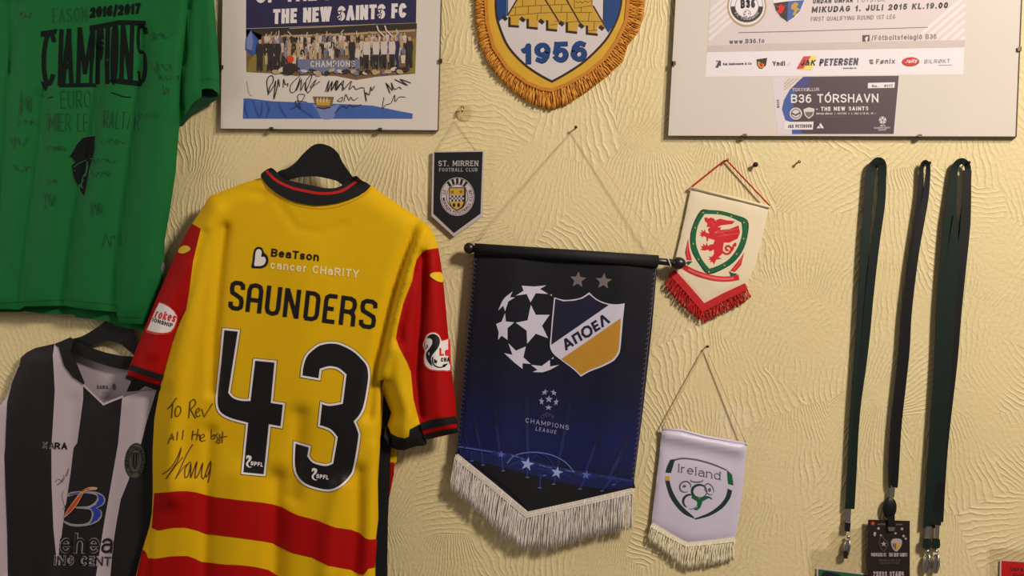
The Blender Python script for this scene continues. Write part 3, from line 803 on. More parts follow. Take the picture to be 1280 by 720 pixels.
b.decal(poly([(967, 4), (985, 1.5), (984, 27.3), (976, 21.5), (970, 13.5)]), 'photo_dark', D, L1 + .0001)
b.decal(poly([(985, 1.5), (1005.5, 0), (1000, 13.5), (992.5, 21.5), (984, 27.3)]), 'ticket_blue', D, L1 + .0001)
b.decal(poly(crv([(968, 6), (973, 8), (976, 5), (980, 8), (982, 4), (979, 14), (975, 17), (971, 14), (974, 11)])), 'badge_red', D, L1 + .0002)
b.decal(poly(crv([(990, 6), (994, 3), (998, 5), (996, 9), (1000, 12), (996, 14), (995, 19), (991, 18), (993, 13), (989, 11)])), 'gold_print', D, L1 + .0002)
t.part('shield_crest', b, pst)
b = MB()
zs = zf(890, 0, 6.737)
b.decal(poly(zs([(35, 510), (75, 510), (75, 555), (55, 555), (55, 570), (30, 570), (45, 530)])), 'sponsor_dark', D, L1)
b.decal(ribbon(zs([(30, 560), (50, 515)]), 1), 'white_print', D, L1 + .0001)
b.decal(stext('Kaj Andreasen & Co', (904, 81.5), (939.5, 80.8), 3, .7), 'sponsor_dark', D, L1)
t.part('sponsor_logo', b, pst); b = MB()
b.decal(poly(zs([(375, 500), (465, 487), (455, 550), (425, 578), (400, 578), (380, 550)])), 'photo_dark', D, L1)
b.decal(poly(zs([(385, 515), (440, 540), (435, 570), (405, 573), (385, 550)])), 'gold_print', D, L1 + .0001)
b.decal(poly(zs([(398, 540), (410, 525), (430, 540), (425, 560), (408, 565)])), 'badge_red', D, L1 + .0002)
t.part('sponsor_logo', b, pst); b = MB()
b.decal(stext('Yndi', (966, 82.4), (981.5, 82), 5.8, 1.3), 'sponsor_dark', D, L1)
b.decal(poly(zs([(630, 548), (668, 512), (650, 552)])), 'poster_shade', D, L1)
t.part('sponsor_logo', b, pst); b = MB()
b.decal(poly(zs([(735, 585), (775, 475), (885, 465), (840, 590)])), 'sponsor_yellow', D, L1)
b.decal(poly(zs([(712, 580), (770, 475), (835, 472), (770, 578)])), 'wing_red', D, L1 + .0001)
b.decal(stext('J&K', (1000.5, 82.2), (1018.5, 81.8), 7.4, 1.6, up=(.25, -1)), 'photo_dark', D, L1 + .0002)
b.decal(stext('PETERSEN', (1024, 82.4), (1072, 81.2), 9, 2.0, up=(.16, -1)), 'sponsor_dark', D, L1)
b.decal(stext('www.jkp.fo', (1054, 86.2), (1070.5, 85.9), 2, .5), 'sponsor_dark', D, L1)
t.part('sponsor_logo', b, pst); b = MB()
b.decal(poly([(1086.5, 74.5), (1091.5, 74.2), (1091.5, 80), (1087.8, 80)]), 'sponsor_brown', D, L1)
b.decal(ribbon([(1088, 77.5), (1091.5, 76.8)], .6), 'poster_paper', D, L1 + .0001)
b.decal(stext('Fønix', (1095, 80), (1118.5, 79.4), 6.2, 1.2, up=(.1, -1), gap=.2), 'sponsor_brown', D, L1)
t.part('sponsor_logo', b, pst); b = MB()
b.decal(poly(ell(1138.3, 77.2, 11, 5.8, 24, -.05)), 'photo_brown', D, L1)
b.decal(poly(ell(1138.3, 76.8, 10.3, 5.2, 24, -.05)), 'badge_red', D, L1 + .0001)
b.decal(stext('Jolly', (1131.5, 79.4), (1146, 78), 4.8, 1.0, up=(.2, -1)), 'white_print', D, L1 + .0002)
t.part('sponsor_logo', b, pst); b = MB()
b.decal(stext('BILRØKT', (1155.5, 79.4), (1187, 78.4), 4.8, .6, up=(.14, -1), gap=.25), 'sponsor_brown', D, L1)
b.decal(ribbon([(1173, 81.6), (1190, 81.2)], .5), 'sponsor_brown', D, L1)
t.part('sponsor_logo', b, pst)
b = MB()
zt = zf(960, 60, 6.0)
b.sheet(poly([(965, 97.5), (1124.5, 95.2), (1118.5, 168.2), (972, 168)]), 'card_edge', D, thick=.0003)
tk = t.part('match_ticket', b)
b = MB(); DT = D
b.decal(poly(zt([(265, 215), (982, 208), (942, 645), (180, 645), (185, 560), (130, 540), (105, 460), (120, 390), (165, 310)])), 'ticket_purple', DT, .0001)
b.decal(poly(zt([(265, 215), (330, 214), (300, 300), (190, 300), (215, 260)])), 'ticket_indigo', DT, .0002)
b.decal(poly(zt([(165, 310), (210, 290), (190, 420), (200, 560), (185, 560), (130, 540), (105, 460), (120, 390)])), 'ticket_blue', DT, .0002)
b.decal(poly(zt([(180, 610), (240, 615), (260, 645), (180, 645)])), 'ticket_blue', DT, .0002)
b.decal(poly(zt([(125, 225), (255, 220), (120, 325)])), 'poster_shade', DT, .0001)
for k in range(3): b.decal(ribbon(zt([(122, 270 + k * 22), (165 + k * 30, 228)]), .9), 'photo_beige', DT, .0002)
b.decal(poly(zt([(750, 262), (952, 257), (948, 298), (748, 302)])), 'white_print', DT, .0002)
b.decal(poly(zt([(120, 555), (342, 552), (336, 612), (118, 612)])), 'white_print', DT, .0003)
t.part('ticket_background', b, tk)
b = MB()
T = lambda s, p, q, h, bo, m, **k: b.decal(stext(s, zt([p])[0], zt([q])[0], h, bo, **k), m, DT, .0005)
T('B36 TÓRSHAVN', (173, 412), (828, 408), 10.8, 1.7, 'white_print')
T('TORSVØLLUR', (182, 326), (385, 322), 4.2, .7, 'poster_shade')
T('- THE NEW SAINTS', (362, 472), (752, 468), 5, 1.1, 'white_print', gap=.2)
T('UNDAN UMFAR  |  OYSTUR  |  1. JULI 2015 KL. 19.00', (362, 500), (815, 497), 2.4, .55, 'poster_shade', gap=.2)
T('FIRST QUALIFYING ROUND', (362, 526), (605, 524), 2, .4, 'sponsor_brown', gap=.2)
T('No.   0117', (780, 296), (935, 293), 3.4, .7, 'sponsor_dark', gap=.2)
T('J&K PETERSEN', (150, 600), (328, 597), 4.2, .9, 'sponsor_dark')
T('0117', (86, 448), (86, 388), 3, .7, 'sponsor_dark')
T('UEFA', (842, 588), (880, 587), 1.9, .45, 'poster_shade')
T('CHAMPIONS', (796, 606), (916, 604), 2.2, .45, 'poster_shade')
T('LEAGUE', (826, 620), (886, 618), 1.9, .4, 'poster_shade')
b.decal(poly(zt([(365, 602), (395, 562), (420, 602)])), 'white_print', DT, .0005)
b.decal(ribbon(zt([(378, 570), (398, 604)]), .8), 'ticket_purple', DT, .0007)
b.decal(poly(ell(994.8, 142, 7.8, 7.6, 24)), 'poster_shade', DT, .0005); b.decal(ribbon(ell(994.8, 142, 5.6, 5.4), 1, True), 'sponsor_dark', DT, .0006)
b.decal(ribbon([(989, 141), (994.5, 144), (1000, 141)], 2), 'sponsor_dark', DT, .0006)
b.decal(poly(zt([(265, 460), (305, 445), (350, 455), (340, 505), (305, 532), (275, 505)])), 'poster_shade', DT, .0005)
b.decal(poly(zt([(278, 480), (340, 478), (332, 502), (306, 522), (284, 502)])), 'sponsor_brown', DT, .0006)
b.decal(poly(ell(1103.3, 150.3, 4.6, 4.6, 18)), 'poster_shade', DT, .0005)
b.decal(poly(star(1103.3, 150.3, 2.0)), 'ticket_purple', DT, .0006)
for k in range(5):
    a = k * 2 * math.pi / 5 + .6; b.decal(poly(ell(1103.3 + 3.4 * math.sin(a), 150.3 - 3.4 * math.cos(a), .9, .9, 7)), 'ticket_purple', DT, .0006)
t.part('ticket_print', b, tk)

# ------------------------------------------------------------------ green shirt
GS = [(-150, -40), (-60, -130), (40, -150), (120, -146), (212, -118), (245, -60), (262, -10), (267.7, 0), (271, 44), (274, 88), (274.5, 118), (271, 125), (263, 129.5), (248, 138), (237, 147), (228, 158), (224, 160),
      (219.5, 216), (213, 260), (205.5, 303), (206, 324), (204, 352), (189, 390), (182, 413), (160, 411), (149, 408), (120, 404), (92, 398), (55, 396), (26, 394), (0, 396), (-80, 396), (-120, 200), (-135, 60)]
GF = [([(52, 120), (49, 160), (44, 205), (37, 260), (25, 350), (22, 388)], 6, -.007), ([(122, 60), (118, 120), (105, 215), (92, 262), (80, 345), (75, 388)], 9, -.010),
      ([(178, 40), (172, 105), (160, 200), (152, 262), (142, 340), (139, 390)], 8, -.010), ([(10, 0), (9, 90), (3, 200), (-6, 330)], 6, -.007), ([(24, 0), (14, 60), (10, 90)], 5, -.006),
      ([(147, 40), (140, 120), (128, 215), (118, 262), (108, 380)], 14, .005), ([(80, 60), (72, 160), (62, 262), (50, 380)], 14, .004), ([(200, 60), (196, 160), (185, 262), (172, 380)], 15, .006),
      ([(238, -10), (232, 55), (227, 105), (225, 160)], 4, -.014), ([(250, -10), (251, 60), (252, 108)], 4, -.006), ([(132, 80), (128, 112)], 4, -.004)]
g = cloth_field(GS, 0.030, 0.052, 26, [(q, w, a * 1.7) for q, w, a in GF])
t = Thing('football_shirt', 'green football shirt with black champions lettering and faint signatures, top left of the wall', 'football shirt', (90, 396, 0), 'football shirts on the wall')
gb = [(-120, -60), (-60, -130), (40, -150), (120, -146), (212, -118), (236, -60), (235, 0), (230, 55), (226, 105), (224, 160), (219.5, 216), (213, 260), (205.5, 303), (206, 324), (204, 352), (189, 390), (184, 405.5), (168, 405), (149, 403), (146, 394), (145, 390), (105, 386.5), (81, 382), (31, 383), (24, 387), (0, 386), (-80, 386), (-120, 200)]
b = MB(); b.sheet(poly(gb), 'green_polyester', g, .0025, step=6); body_g = t.part('front_panel', b)
b = MB(); b.sheet(poly([(-115, -60), (-60, -125), (40, -145), (120, -140), (212, -110), (230, -60), (228, 55), (222, 160), (203, 303), (202, 350), (187, 390), (182, 413), (160, 411), (149, 408), (131.7, 401), (94.4, 396.5), (92, 393), (55, 392.5), (31, 389), (26, 390), (0, 390), (-80, 390), (-115, 200)]), 'green_polyester', 0.0268, .0025, step=12); t.part('back_panel', b)
gsl = [(236, -60), (235, 0), (230, 55), (226, 105), (224, 158), (228, 150), (234, 139), (243, 127), (252, 121.5), (252, 112), (258, 110.5), (266, 111.5), (274.5, 118), (274, 88), (271, 44), (267.7, 0), (262, -10), (245, -60)]
b = MB(); b.sheet(poly(gsl), 'green_polyester', g, .0025, step=6); sl = t.part('sleeve', b)
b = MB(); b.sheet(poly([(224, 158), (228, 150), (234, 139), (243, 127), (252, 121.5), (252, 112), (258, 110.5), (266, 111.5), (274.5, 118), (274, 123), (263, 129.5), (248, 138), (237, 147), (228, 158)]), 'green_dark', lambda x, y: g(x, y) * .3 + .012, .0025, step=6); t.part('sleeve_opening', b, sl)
b = MB()
b.decal(ribbon([(252, 98), (264, 99), (273.5, 101)], .5), 'green_dark', g, .0008, 6)
t.part('sleeve_hem_stitching', b, sl)
b = MB()
b.decal(ribbon([(0, 379), (31, 377), (81, 375), (145, 381), (147, 396), (184, 398)], .5), 'green_dark', g, .0008, 6)
t.part('hem_stitching', b)
b = MB()
GT = lambda s, p, q, h, bo, m, lift=.0009, **k: b.decal(stext(s, p, q, h, bo, **k), m, g, lift, 6)
gt = zf(0, 0, 4.557)
GT('2016/2017', (112, 22.5), (175, 17), 13.5, 3.4, 'green_shirt_black', up=(.06, -1), gap=.07)
GT('EASON', (66, 28.5), (109, 26.5), 18, 1.0, 'faint_ink', gap=.3)
# the champions word, squeezed by the folds, with its heavy outline
cpos = [('C', 51, 70), ('H', 72, 77), ('A', 76, 92), ('M', 95, 117), ('P', 119, 128), ('I', 130, 135), ('O', 137, 147), ('N', 149, 166), ('S', 169, 183)]
def ytop(x): return 38.5 - (x - 51) * .098
def ybot(x): return 108 - (x - 51) * .04 if x < 125 else 105 - (x - 125) * .0
for ch, x0, x1 in cpos:
    hh = ybot(x0) - ytop(x0)
    GT(ch, (x0, ybot(x0)), (x1, ybot(x1)), hh, 5.4, 'green_shirt_black', up=(.03, -1))
b.decal(poly([(51, 101), (60, 105), (58, 114), (54, 111)]), 'green_shirt_black', g, .0009, 6)
b.decal(poly([(74, 104.5), (118, 103.5), (121, 108.5), (74, 109)]), 'green_shirt_black', g, .0009, 6)
b.decal(poly([(51, 39), (72, 36), (70, 42), (58, 46), (51, 46)]), 'green_shirt_black', g, .0009, 6)
b.decal(poly([(134, 99), (150, 98), (178, 102), (177, 108), (150, 105), (134, 102)]), 'green_shirt_black', g, .0009, 6)
b.decal(poly([(112, 32), (150, 25), (182, 26), (182, 31), (150, 31), (112, 39)]), 'green_shirt_black', g, .0009, 6)
GT('EURO', (76, 135.5), (114, 134.5), 22, 1.1, 'green_faint_print', gap=.22)
b.decal(ribbon([(60, 122.5), (66, 121)], 1.1), 'green_shirt_black', g, .0009, 6)
b.decal(ribbon([(139, 115.5), (155, 121), (164, 121.5)], 1.3), 'green_shirt_black', g, .0009, 6)
GT('MIER LE', (60, 163.5), (110, 164), 22, 1.1, 'green_faint_print', gap=.22)
GT('RALTAR', (128, 159), (173, 163), 22, 1.1, 'green_faint_print', gap=.22)
t.part('chest_lettering', b)
b = MB(); gz = zf(0, 150, 4.557)
sho = gz([(545, 85), (470, 98), (440, 130), (390, 215), (410, 218), (425, 240), (405, 255), (415, 320), (440, 380), (475, 438), (487, 420), (510, 290), (540, 180)])
b.decal(poly(sho), 'green_shirt_outline', g, .0009, 6)
b.decal(poly(inset(sho, .8)), 'green_shirt_black', g, .0013, 6)
b.decal(poly(gz([(492, 238), (512, 232), (470, 395), (452, 375)])), 'green_shirt_outline', g, .0017, 6)
b.decal(ribbon(gz([(420, 268), (450, 245), (500, 225), (525, 220)]), .8), 'green_shirt_outline', g, .0017, 6)
t.part('chest_crest', b)
b = MB()
def gpen(pts, w=.7): b.decal(ribbon(crv(pts, False, 3), w), 'faint_ink', g, .0009, 6)
for i, (x0, y0, x1, y1) in enumerate([(188, 38, 212, 52), (190, 75, 216, 93), (196, 92, 224, 102), (204, 106, 212, 120), (24, 112, 40, 148), (12, 168, 34, 186), (14, 205, 46, 216), (54, 238, 70, 262), (58, 222, 72, 232), (128, 172, 156, 182), (118, 196, 150, 206), (116, 212, 140, 222), (112, 250, 130, 272), (130, 290, 150, 312), (60, 180, 80, 190), (22, 14, 40, 24), (24, 148, 50, 158), (172, 138, 196, 150)]):
    q = MB(); q.decal(scribble(x0, y0, x1, y1, 100 + i, 11, .7, 1.8), 'faint_ink', g, .0009, 6); t.part('signature', q)
b = MB(); b.sheet(poly([(203, 327), (206, 330), (206.5, 342), (203.5, 345), (201, 336)]), 'grey_print', g, .001); t.part('side_tag', b)

# ------------------------------------------------------------------ striped shirt on its hanger
hz = zf(0, 400, 4.557)
t = Thing('coat_hanger', 'black plastic hanger carrying the black and white striped shirt', 'coat hanger', (143, 398, 0), 'black plastic coat hangers')
ho = crv([(30, 446), (62, 433), (89, 424), (103, 420), (118.5, 411), (131, 402), (139, 396), (147, 396), (155, 402), (163, 410.5), (172, 430), (186, 450), (215, 470), (216, 477), (186, 464), (167, 444), (158, 436), (149, 429.5), (136, 426), (123, 429), (112, 434), (92, 439), (62, 445), (32, 454)])
b = MB(); b.sheet(poly(ho), 'hanger_plastic', 0.0168, back=0.0128, step=8); hb = t.part('hanger_body', b)
b = MB(); p = at(144, 400, .017); b.tube([p, p + Vector((0, 0, .03)), p + Vector((.012, 0, .045)), p + Vector((.002, 0, .06)), p + Vector((-.012, 0, .052))], .0018, 'steel', 8); t.part('hook', b)
SO = [(-70, 560), (-30, 510), (8, 496), (15, 477), (24, 458), (26, 447), (33, 440.6), (44, 435), (68, 429.6), (88, 422), (112, 434), (131.7, 440.6), (160, 446), (196, 452), (220, 470), (245, 540), (250, 820), (-20, 820), (-30, 700)]
SFo = [([(60, 450), (55, 560), (58, 720)], 10, .005), ([(92, 500), (88, 560), (78, 650), (72, 710)], 7, -.006), ([(118, 520), (112, 600), (104, 720)], 12, .006), ([(150, 520), (138, 620), (128, 720)], 8, -.004), ([(9, 500), (4, 560), (9, 720)], 4, -.008), ([(178, 500), (165, 600), (155, 720)], 10, .004)]
s = cloth_field(SO, 0.020, 0.038, 22, SFo)
t = Thing('football_shirt', 'black and white striped football shirt with a V neck, hanging below the green shirt', 'football shirt', (110, 720, 0), 'football shirts on the wall')
cw = [(68, 429.6), (80, 457), (88, 470), (104, 480), (117, 494), (129.5, 506.5), (153, 496.5), (175, 489), (196, 486), (222, 480)]
sb = [(24, 458), (26, 447), (33, 440.6), (44, 435)] + cw + [(245, 540), (250, 820), (10, 820), (10, 720), (9, 667), (5.5, 571), (6.6, 558), (9, 503), (15, 478)]
b = MB(); b.sheet(poly(sb), 'black_polyester', s, .0025, step=6); t.part('front_panel', b)
b = MB(); b.sheet(poly([(26, 450), (44, 437), (70, 432), (88, 440), (105, 447), (123, 453.8), (140, 459), (160, 462), (200, 470), (225, 490), (245, 540), (245, 815), (12, 815), (12, 560), (22, 470)]), 'pale_polyester', 0.012, .003, step=14); t.part('back_panel', b, None, 'pale inside of the back with a small printed size mark')
b = MB(); b.sheet(poly([(24, 458), (15, 478), (9, 503), (6.6, 558), (5.5, 571), (9, 667), (10, 720), (10, 760), (-60, 760), (-70, 560), (-30, 520), (2, 505), (8, 496), (15, 477), (22, 459)]), 'pale_polyester', lambda x, y: s(x, y) - .001, .0025, step=6); t.part('sleeve', b)
def stripe(P):
    q = MB(); q.decal(poly(P), 'pale_polyester', s, .0007, 6); t.part('white_stripe', q)
stripe([(68, 430.5), (74, 435), (80, 457), (88, 470), (104, 480), (104, 499), (96.6, 553.6), (92, 560), (88, 593), (83, 627), (78, 660), (73.5, 703), (70.5, 703), (70, 693), (66.7, 660), (64.4, 604), (64.2, 560), (66, 531.7), (68.5, 488), (66, 444)])
stripe([(153, 497), (175, 489.5), (196, 486.7), (191, 503), (182, 531.7), (176.6, 553.6), (160, 602), (151, 624), (145.6, 653), (141, 684), (138, 720), (134, 800), (116, 800), (120, 720), (124, 693), (131, 649), (139, 604), (146.7, 560), (147.5, 556), (150.5, 523), (152.5, 500)])
b = MB()
b.sheet(poly([(68.5, 429.6), (74, 427.5), (88, 421.5), (92, 424), (90, 433), (88, 439.5), (94.4, 450.5), (106, 479), (104, 480.5), (90, 471), (80, 457), (73.5, 435)]), 'black_rib', lambda x, y: s(x, y) + .004, .004, step=6); t.part('collar', b)
b = MB(); b.sheet(poly([(158, 490), (164, 476), (168, 462), (188, 468), (182, 482), (174, 488.5)]), 'black_rib', lambda x, y: s(x, y) + .003, .004, step=6)
t.part('collar', b)
b = MB(); b.sheet(poly([(88, 421.5), (94, 426), (112, 434), (131.7, 440.6), (150, 444.5), (170, 446), (170, 463), (158, 462), (140, 459), (123, 453.8), (105, 447), (90, 440.5), (86, 432)]), 'black_rib', 0.028, back=.0215, step=6); t.part('back_collar', b)
b = MB(); b.decal(ribbon([(103, 480), (117, 493.5), (129.5, 505.5), (141, 500.5), (154, 495.5)], 2.6), 'pale_polyester', s, .0013, 6); t.part('neck_piping', b)
b = MB()
b.decal(stext('XARA', (121, 486), (135, 486), 4.4, 1.2), 'grey_print', 0.012, .0006); b.decal(poly(ell(142.5, 483.5, 2.4, 4)), 'grey_print', 0.012, .0006); b.decal(ribbon([(128, 490.5), (135, 490.5)], .8), 'grey_thread', 0.012, .0006)
t.part('size_print', b)
ST = lambda tx, p, q, h, bo, m, lift=.0014, **k: b.decal(stext(tx, p, q, h, bo, **k), m, s, lift, 6)
b = MB()
ST('XA', (53, 560.5), (68, 561.5), 8.5, 2.2, 'grey_thread'); ST('XA', (53.4, 560.2), (67.6, 561.2), 8, .9, 'black_print', .002)
ST('RA', (68, 561.5), (84, 562), 8.5, 2, 'black_print')
t.part('maker_print', b)
b = MB()
b.decal(poly(ell(169, 576, 13.2, 22.5, 32, .1)), 'dark_badge', s, .0014, 6)
b.decal(ribbon(ell(169, 576, 12.3, 21.6, 32, .1), .6, True), 'black_print', s, .0019, 6)
b.decal(ribbon(ell(169, 576, 8.2, 14.5, 28, .1), .7, True), 'black_print', s, .0019, 6)
b.decal(arc_text('ST. MIRREN FOOTBALL CLUB', 169, 576, 8.9, 15.4, -250, 70, 3.2, .02), 'black_print', s, .0019, 6)
b.decal(poly([(164, 566), (174, 566), (173, 578), (168.5, 587), (164.5, 578)]), 'black_print', s, .0019, 6)
for x in (165.5, 169, 172.5): b.decal(ribbon([(x, 567), (x - .6, 582)], 1.0), 'dark_badge', s, .0023, 6)
t.part('chest_badge', b)
b = MB(); sz = zf(0, 560, 4.5)
B_out = [sz([(375, 262), (400, 248), (460, 242), (540, 246), (585, 270), (592, 300), (575, 325), (545, 338), (570, 352), (574, 380), (555, 410), (510, 432), (450, 442), (395, 438), (360, 420), (362, 408), (400, 425), (460, 428), (500, 415), (515, 385), (515, 360), (500, 345), (430, 340), (432, 330), (490, 328), (525, 312), (545, 288), (540, 265), (490, 256), (420, 262), (382, 275)])][0]
b.decal(poly(crv(B_out, True, 2)), 'grey_thread', s, .0014, 6)
b.decal(poly(sz([(540, 252), (580, 272), (586, 300), (570, 322), (538, 337), (565, 352), (568, 378), (548, 405), (505, 428), (520, 400), (528, 370), (515, 345), (505, 338), (540, 318), (556, 288), (550, 264)])), 'blue_print', s, .0018, 6)
b.decal(ribbon(sz([(500, 258), (440, 252), (390, 262)]), 1.4), 'blue_print', s, .0018, 6)
b.decal(poly(crv(sz([(360, 385), (380, 345), (420, 290), (455, 245), (500, 220), (545, 222), (540, 235), (490, 240), (465, 262), (440, 310), (400, 360), (362, 392)]), True, 2)), 'photo_skin', s, .002, 6)
b.decal(poly(sz([(366, 380), (390, 335), (425, 292), (456, 255), (462, 258), (432, 312), (395, 358)])), 'orange_print', s, .0024, 6)
b.decal(ribbon(sz([(458, 245), (485, 232), (505, 228)]), 1.2), 'orange_print', s, .0024, 6)
for (tx, p, q, h) in (('ehea', (74, 692), (141, 692), 26), ('ING CENT', (67, 706.5), (139, 708), 12.5)):
    ST(tx, p, q, h, h * .11 + 1.7, 'grey_thread', up=(.07, -1), gap=.1); ST(tx, (p[0] + .8, p[1] - .8), (q[0] - .8, q[1] - .8), h - 1.6, h * .11, 'black_polyester', .0021, up=(.07, -1), gap=.1)
t.part('sponsor_print', b)
b = MB()
b.decal(ribbon(crv(sz([(310, 190), (330, 175), (345, 190), (320, 210), (350, 180), (360, 150), (350, 195), (380, 130), (392, 100), (375, 160)]), False, 3), .8), 'sponsor_brown', s, .0014, 6)
b.decal(ribbon(crv(sz([(372, 215), (350, 260), (355, 300), (362, 330), (352, 345)]), False, 3), .7), 'sponsor_brown', s, .0014, 6)
t.part('signature', b)

# ------------------------------------------------------------------ yellow shirt (back view) on its hanger
t = Thing('coat_hanger', 'black plastic hanger rising out of the neck of the yellow shirt', 'coat hanger', (402, 180, 0), 'black plastic coat hangers')
ho = crv([(276, 268), (300, 250), (335, 226), (348.6, 214), (358.5, 210.7), (369.4, 203), (378, 193), (389, 183), (396, 180), (404, 180), (414.5, 184), (423, 192), (428, 202.4), (435, 212.7), (441, 221), (452, 234), (488, 264), (500, 276), (494, 284), (476, 272), (438, 237), (428, 231.5), (420, 226), (402, 221.7), (391, 220.6), (374, 221.7), (363, 225), (346, 231), (300, 260), (280, 276)])
b = MB(); b.sheet(poly(ho), 'hanger_plastic', 0.061, back=0.0535, step=8); t.part('hanger_body', b)
b = MB(); p = at(401, 195, .053); b.tube([p, p + Vector((0, .012, .012)), p + Vector((0, .030, .018)), p + Vector((0, .044, .010))], .002, 'hanger_plastic', 8); t.part('hook', b)
YO = [(329, 213), (326, 222), (300, 230.5), (262, 245), (252, 262), (240, 279), (228, 300), (212, 336), (196, 372), (183, 405), (172, 432), (163, 455), (157, 471), (178, 482), (197, 489), (193, 523), (191, 558), (190.7, 600), (190, 640), (187, 660), (178, 687), (170, 720), (150, 830),
      (485, 830), (471, 720), (473, 648), (474, 590), (475, 557), (476, 520), (478, 489), (489, 516), (484, 532), (489, 559), (504, 563), (530, 557), (534, 549), (571.5, 541), (571, 530), (569, 500), (563, 450), (560, 415), (555, 360), (552, 335), (548, 306), (544, 296), (537, 283), (520, 270), (490, 250), (463, 232)]
YF = [([(266, 262), (252, 300), (244, 340), (236, 400), (225, 460), (216, 540), (214, 620)], 13, .008), ([(281, 285), (275, 345), (268, 420), (265, 490)], 6.5, -.0065), ([(263, 540), (259, 600), (257, 720)], 8, -.0055),
      ([(527, 258), (512, 300), (497, 345), (484, 395), (470, 455), (462, 520)], 7, -.0095), ([(534, 285), (517, 325), (503, 372), (490, 430), (478, 474)], 7, .007), ([(541, 280), (526, 315), (518, 345), (506, 380), (497, 425)], 4, -.006),
      ([(347, 600), (344, 720)], 13, -.011), ([(374, 520), (366, 620)], 11, -.007), ([(424, 610), (412, 660), (408, 720)], 12, .007), ([(448, 590), (447, 660), (443, 720)], 9, -.007), ([(470, 560), (466, 640), (462, 720)], 8, .005),
      ([(300, 600), (290, 720)], 22, .006), ([(232, 610), (225, 720)], 20, .005), ([(187, 655), (184, 700), (178, 760)], 4, -.006),
      ([(256, 290), (244, 335), (236, 372), (222, 410), (206, 462), (197, 488)], 4.5, -.005), ([(231, 330), (212, 380), (190, 440)], 9, .004),
      ([(529, 320), (527, 390), (521, 470), (526, 520)], 6, -.009), ([(545, 330), (547, 420), (550, 520)], 11, .004), ([(512, 350), (505, 400), (512, 440)], 6, .002), ([(497, 440), (498, 480), (508, 520), (506, 545)], 9, .006), ([(478, 480), (489, 516), (482, 540)], 5, -.010),
      ([(345, 250), (370, 285), (400, 292), (430, 280)], 5, -.0012), ([(296, 238), (330, 243)], 5, -.003), ([(380, 330), (385, 400), (380, 500)], 40, .004)]
y = cloth_field(YO, 0.053, 0.086, 26, [(q, w, a * 2.1) for q, w, a in YF])
t = Thing('football_shirt', 'yellow football shirt with red sleeves and large black number 43, seen from behind', 'football shirt', (330, 720, 0), 'football shirts on the wall')
STP = 4
zs = zf(150, 590, 3.459)
yb = [(329, 220), (326, 222), (300, 230.5), (262, 245), (252, 262), (240, 279.5), (251, 286), (241.5, 326), (236, 368), (232.6, 387.5), (221.6, 409), (213, 437), (205, 466), (198.6, 492), (193, 523), (191, 558), (190.7, 571), (191, 615), (190, 640), (187, 658), (178, 687), (168, 728), (160, 790),
      (470, 790), (469, 720), (469.5, 677), (473, 648), (472, 590), (475, 557), (476, 495), (475, 475.6), (480, 474), (484, 478), (490, 450), (495, 422.5), (497, 409.5), (500.7, 394), (504, 380), (507.8, 369.6), (515.5, 350.8), (518, 335.4), (520.8, 324.8), (525.6, 317.7), (532.6, 312.4), (548, 310), (544, 296), (537, 283), (520, 270), (490, 250), (463.5, 232), (449, 243.7), (423, 253), (400, 256), (391, 256), (369.4, 252.4), (352, 244.7), (336.5, 233.8)]
b = MB(); b.sheet(poly(yb), 'yellow_polyester', y, .003, step=STP); ybody = t.part('back_panel', b)
red1t = zs([(146, 95), (200, 88), (250, 83), (290, 83), (330, 88), (365, 98), (400, 107), (500, 120), (620, 133), (665, 141), (700, 152), (735, 172), (770, 188), (850, 208), (890, 225), (930, 240), (1000, 250), (1035, 263), (1060, 287), (1080, 292), (1112, 292)])
red1b = zs([(1106, 414), (1075, 418), (1052, 446), (1030, 440), (1000, 423), (900, 405), (865, 388), (830, 370), (750, 352), (720, 340), (700, 330), (660, 308), (620, 300), (500, 283), (370, 268), (330, 252), (280, 240), (230, 241), (200, 246), (165, 253), (132, 255)])
b = MB(); b.decal(poly([(192.6, 616.5)] + red1t[1:-1] + [(471.4, 674), (468.8, 709.5)] + red1b[1:-1] + [(189.6, 660)]), 'red_polyester', y, .0009, STP); t.part('red_hoop', b)
red2 = zs([(97, 335), (110, 345), (122, 372), (150, 375), (220, 365), (290, 363), (320, 373), (350, 388), (450, 400), (520, 403), (580, 410), (640, 423), (680, 447)])
b = MB(); b.decal(poly(red2 + [(370, 732), (400, 738), (440, 748), (469, 752), (469.5, 782), (162, 782), (170, 722)]), 'red_polyester', y, .0009, STP); t.part('red_hoop', b)
# sleeves
lsl = [(240, 279.5), (251, 286), (241.5, 326), (236, 368), (232.6, 387.5), (221.6, 409), (213, 437), (204, 470), (198, 489), (178, 481), (158.5, 470), (163, 455), (172, 432), (183, 405), (196, 372), (212, 336), (228, 300)]
b = MB(); b.sheet(poly(lsl), 'red_polyester', lambda a, c: y(a, c) - .001, .003, step=STP); sl = t.part('sleeve', b, None, 'red left sleeve with a black cuff band')
b = MB(); hz = zf(0, 400, 4.557)
b.decal(poly(hz([(748, 253), (830, 283), (928, 312), (922, 348), (820, 315), (735, 284)])), 'black_rib', y, .0017, STP)
b.decal(poly(hz([(720, 312), (760, 330), (850, 358), (915, 375), (910, 405), (850, 385), (712, 336)])), 'black_rib', y, .0017, STP)
t.part('cuff_band', b, sl)
b = MB(); zc = zf(150, 370, 8.0)
b.decal(poly(zc([(395, 58), (440, 72), (500, 105), (550, 150), (578, 195), (580, 235), (555, 320), (520, 365), (470, 388), (420, 393), (350, 388), (262, 365), (255, 345)])), 'red_print', y, .0006, STP)
b.decal(poly(zc([(392, 68), (440, 84), (495, 115), (540, 155), (566, 200), (566, 240), (540, 312), (508, 352), (470, 366), (420, 370), (350, 362), (270, 340), (330, 200), (345, 160)])), 'white_print', y, .0010, STP)
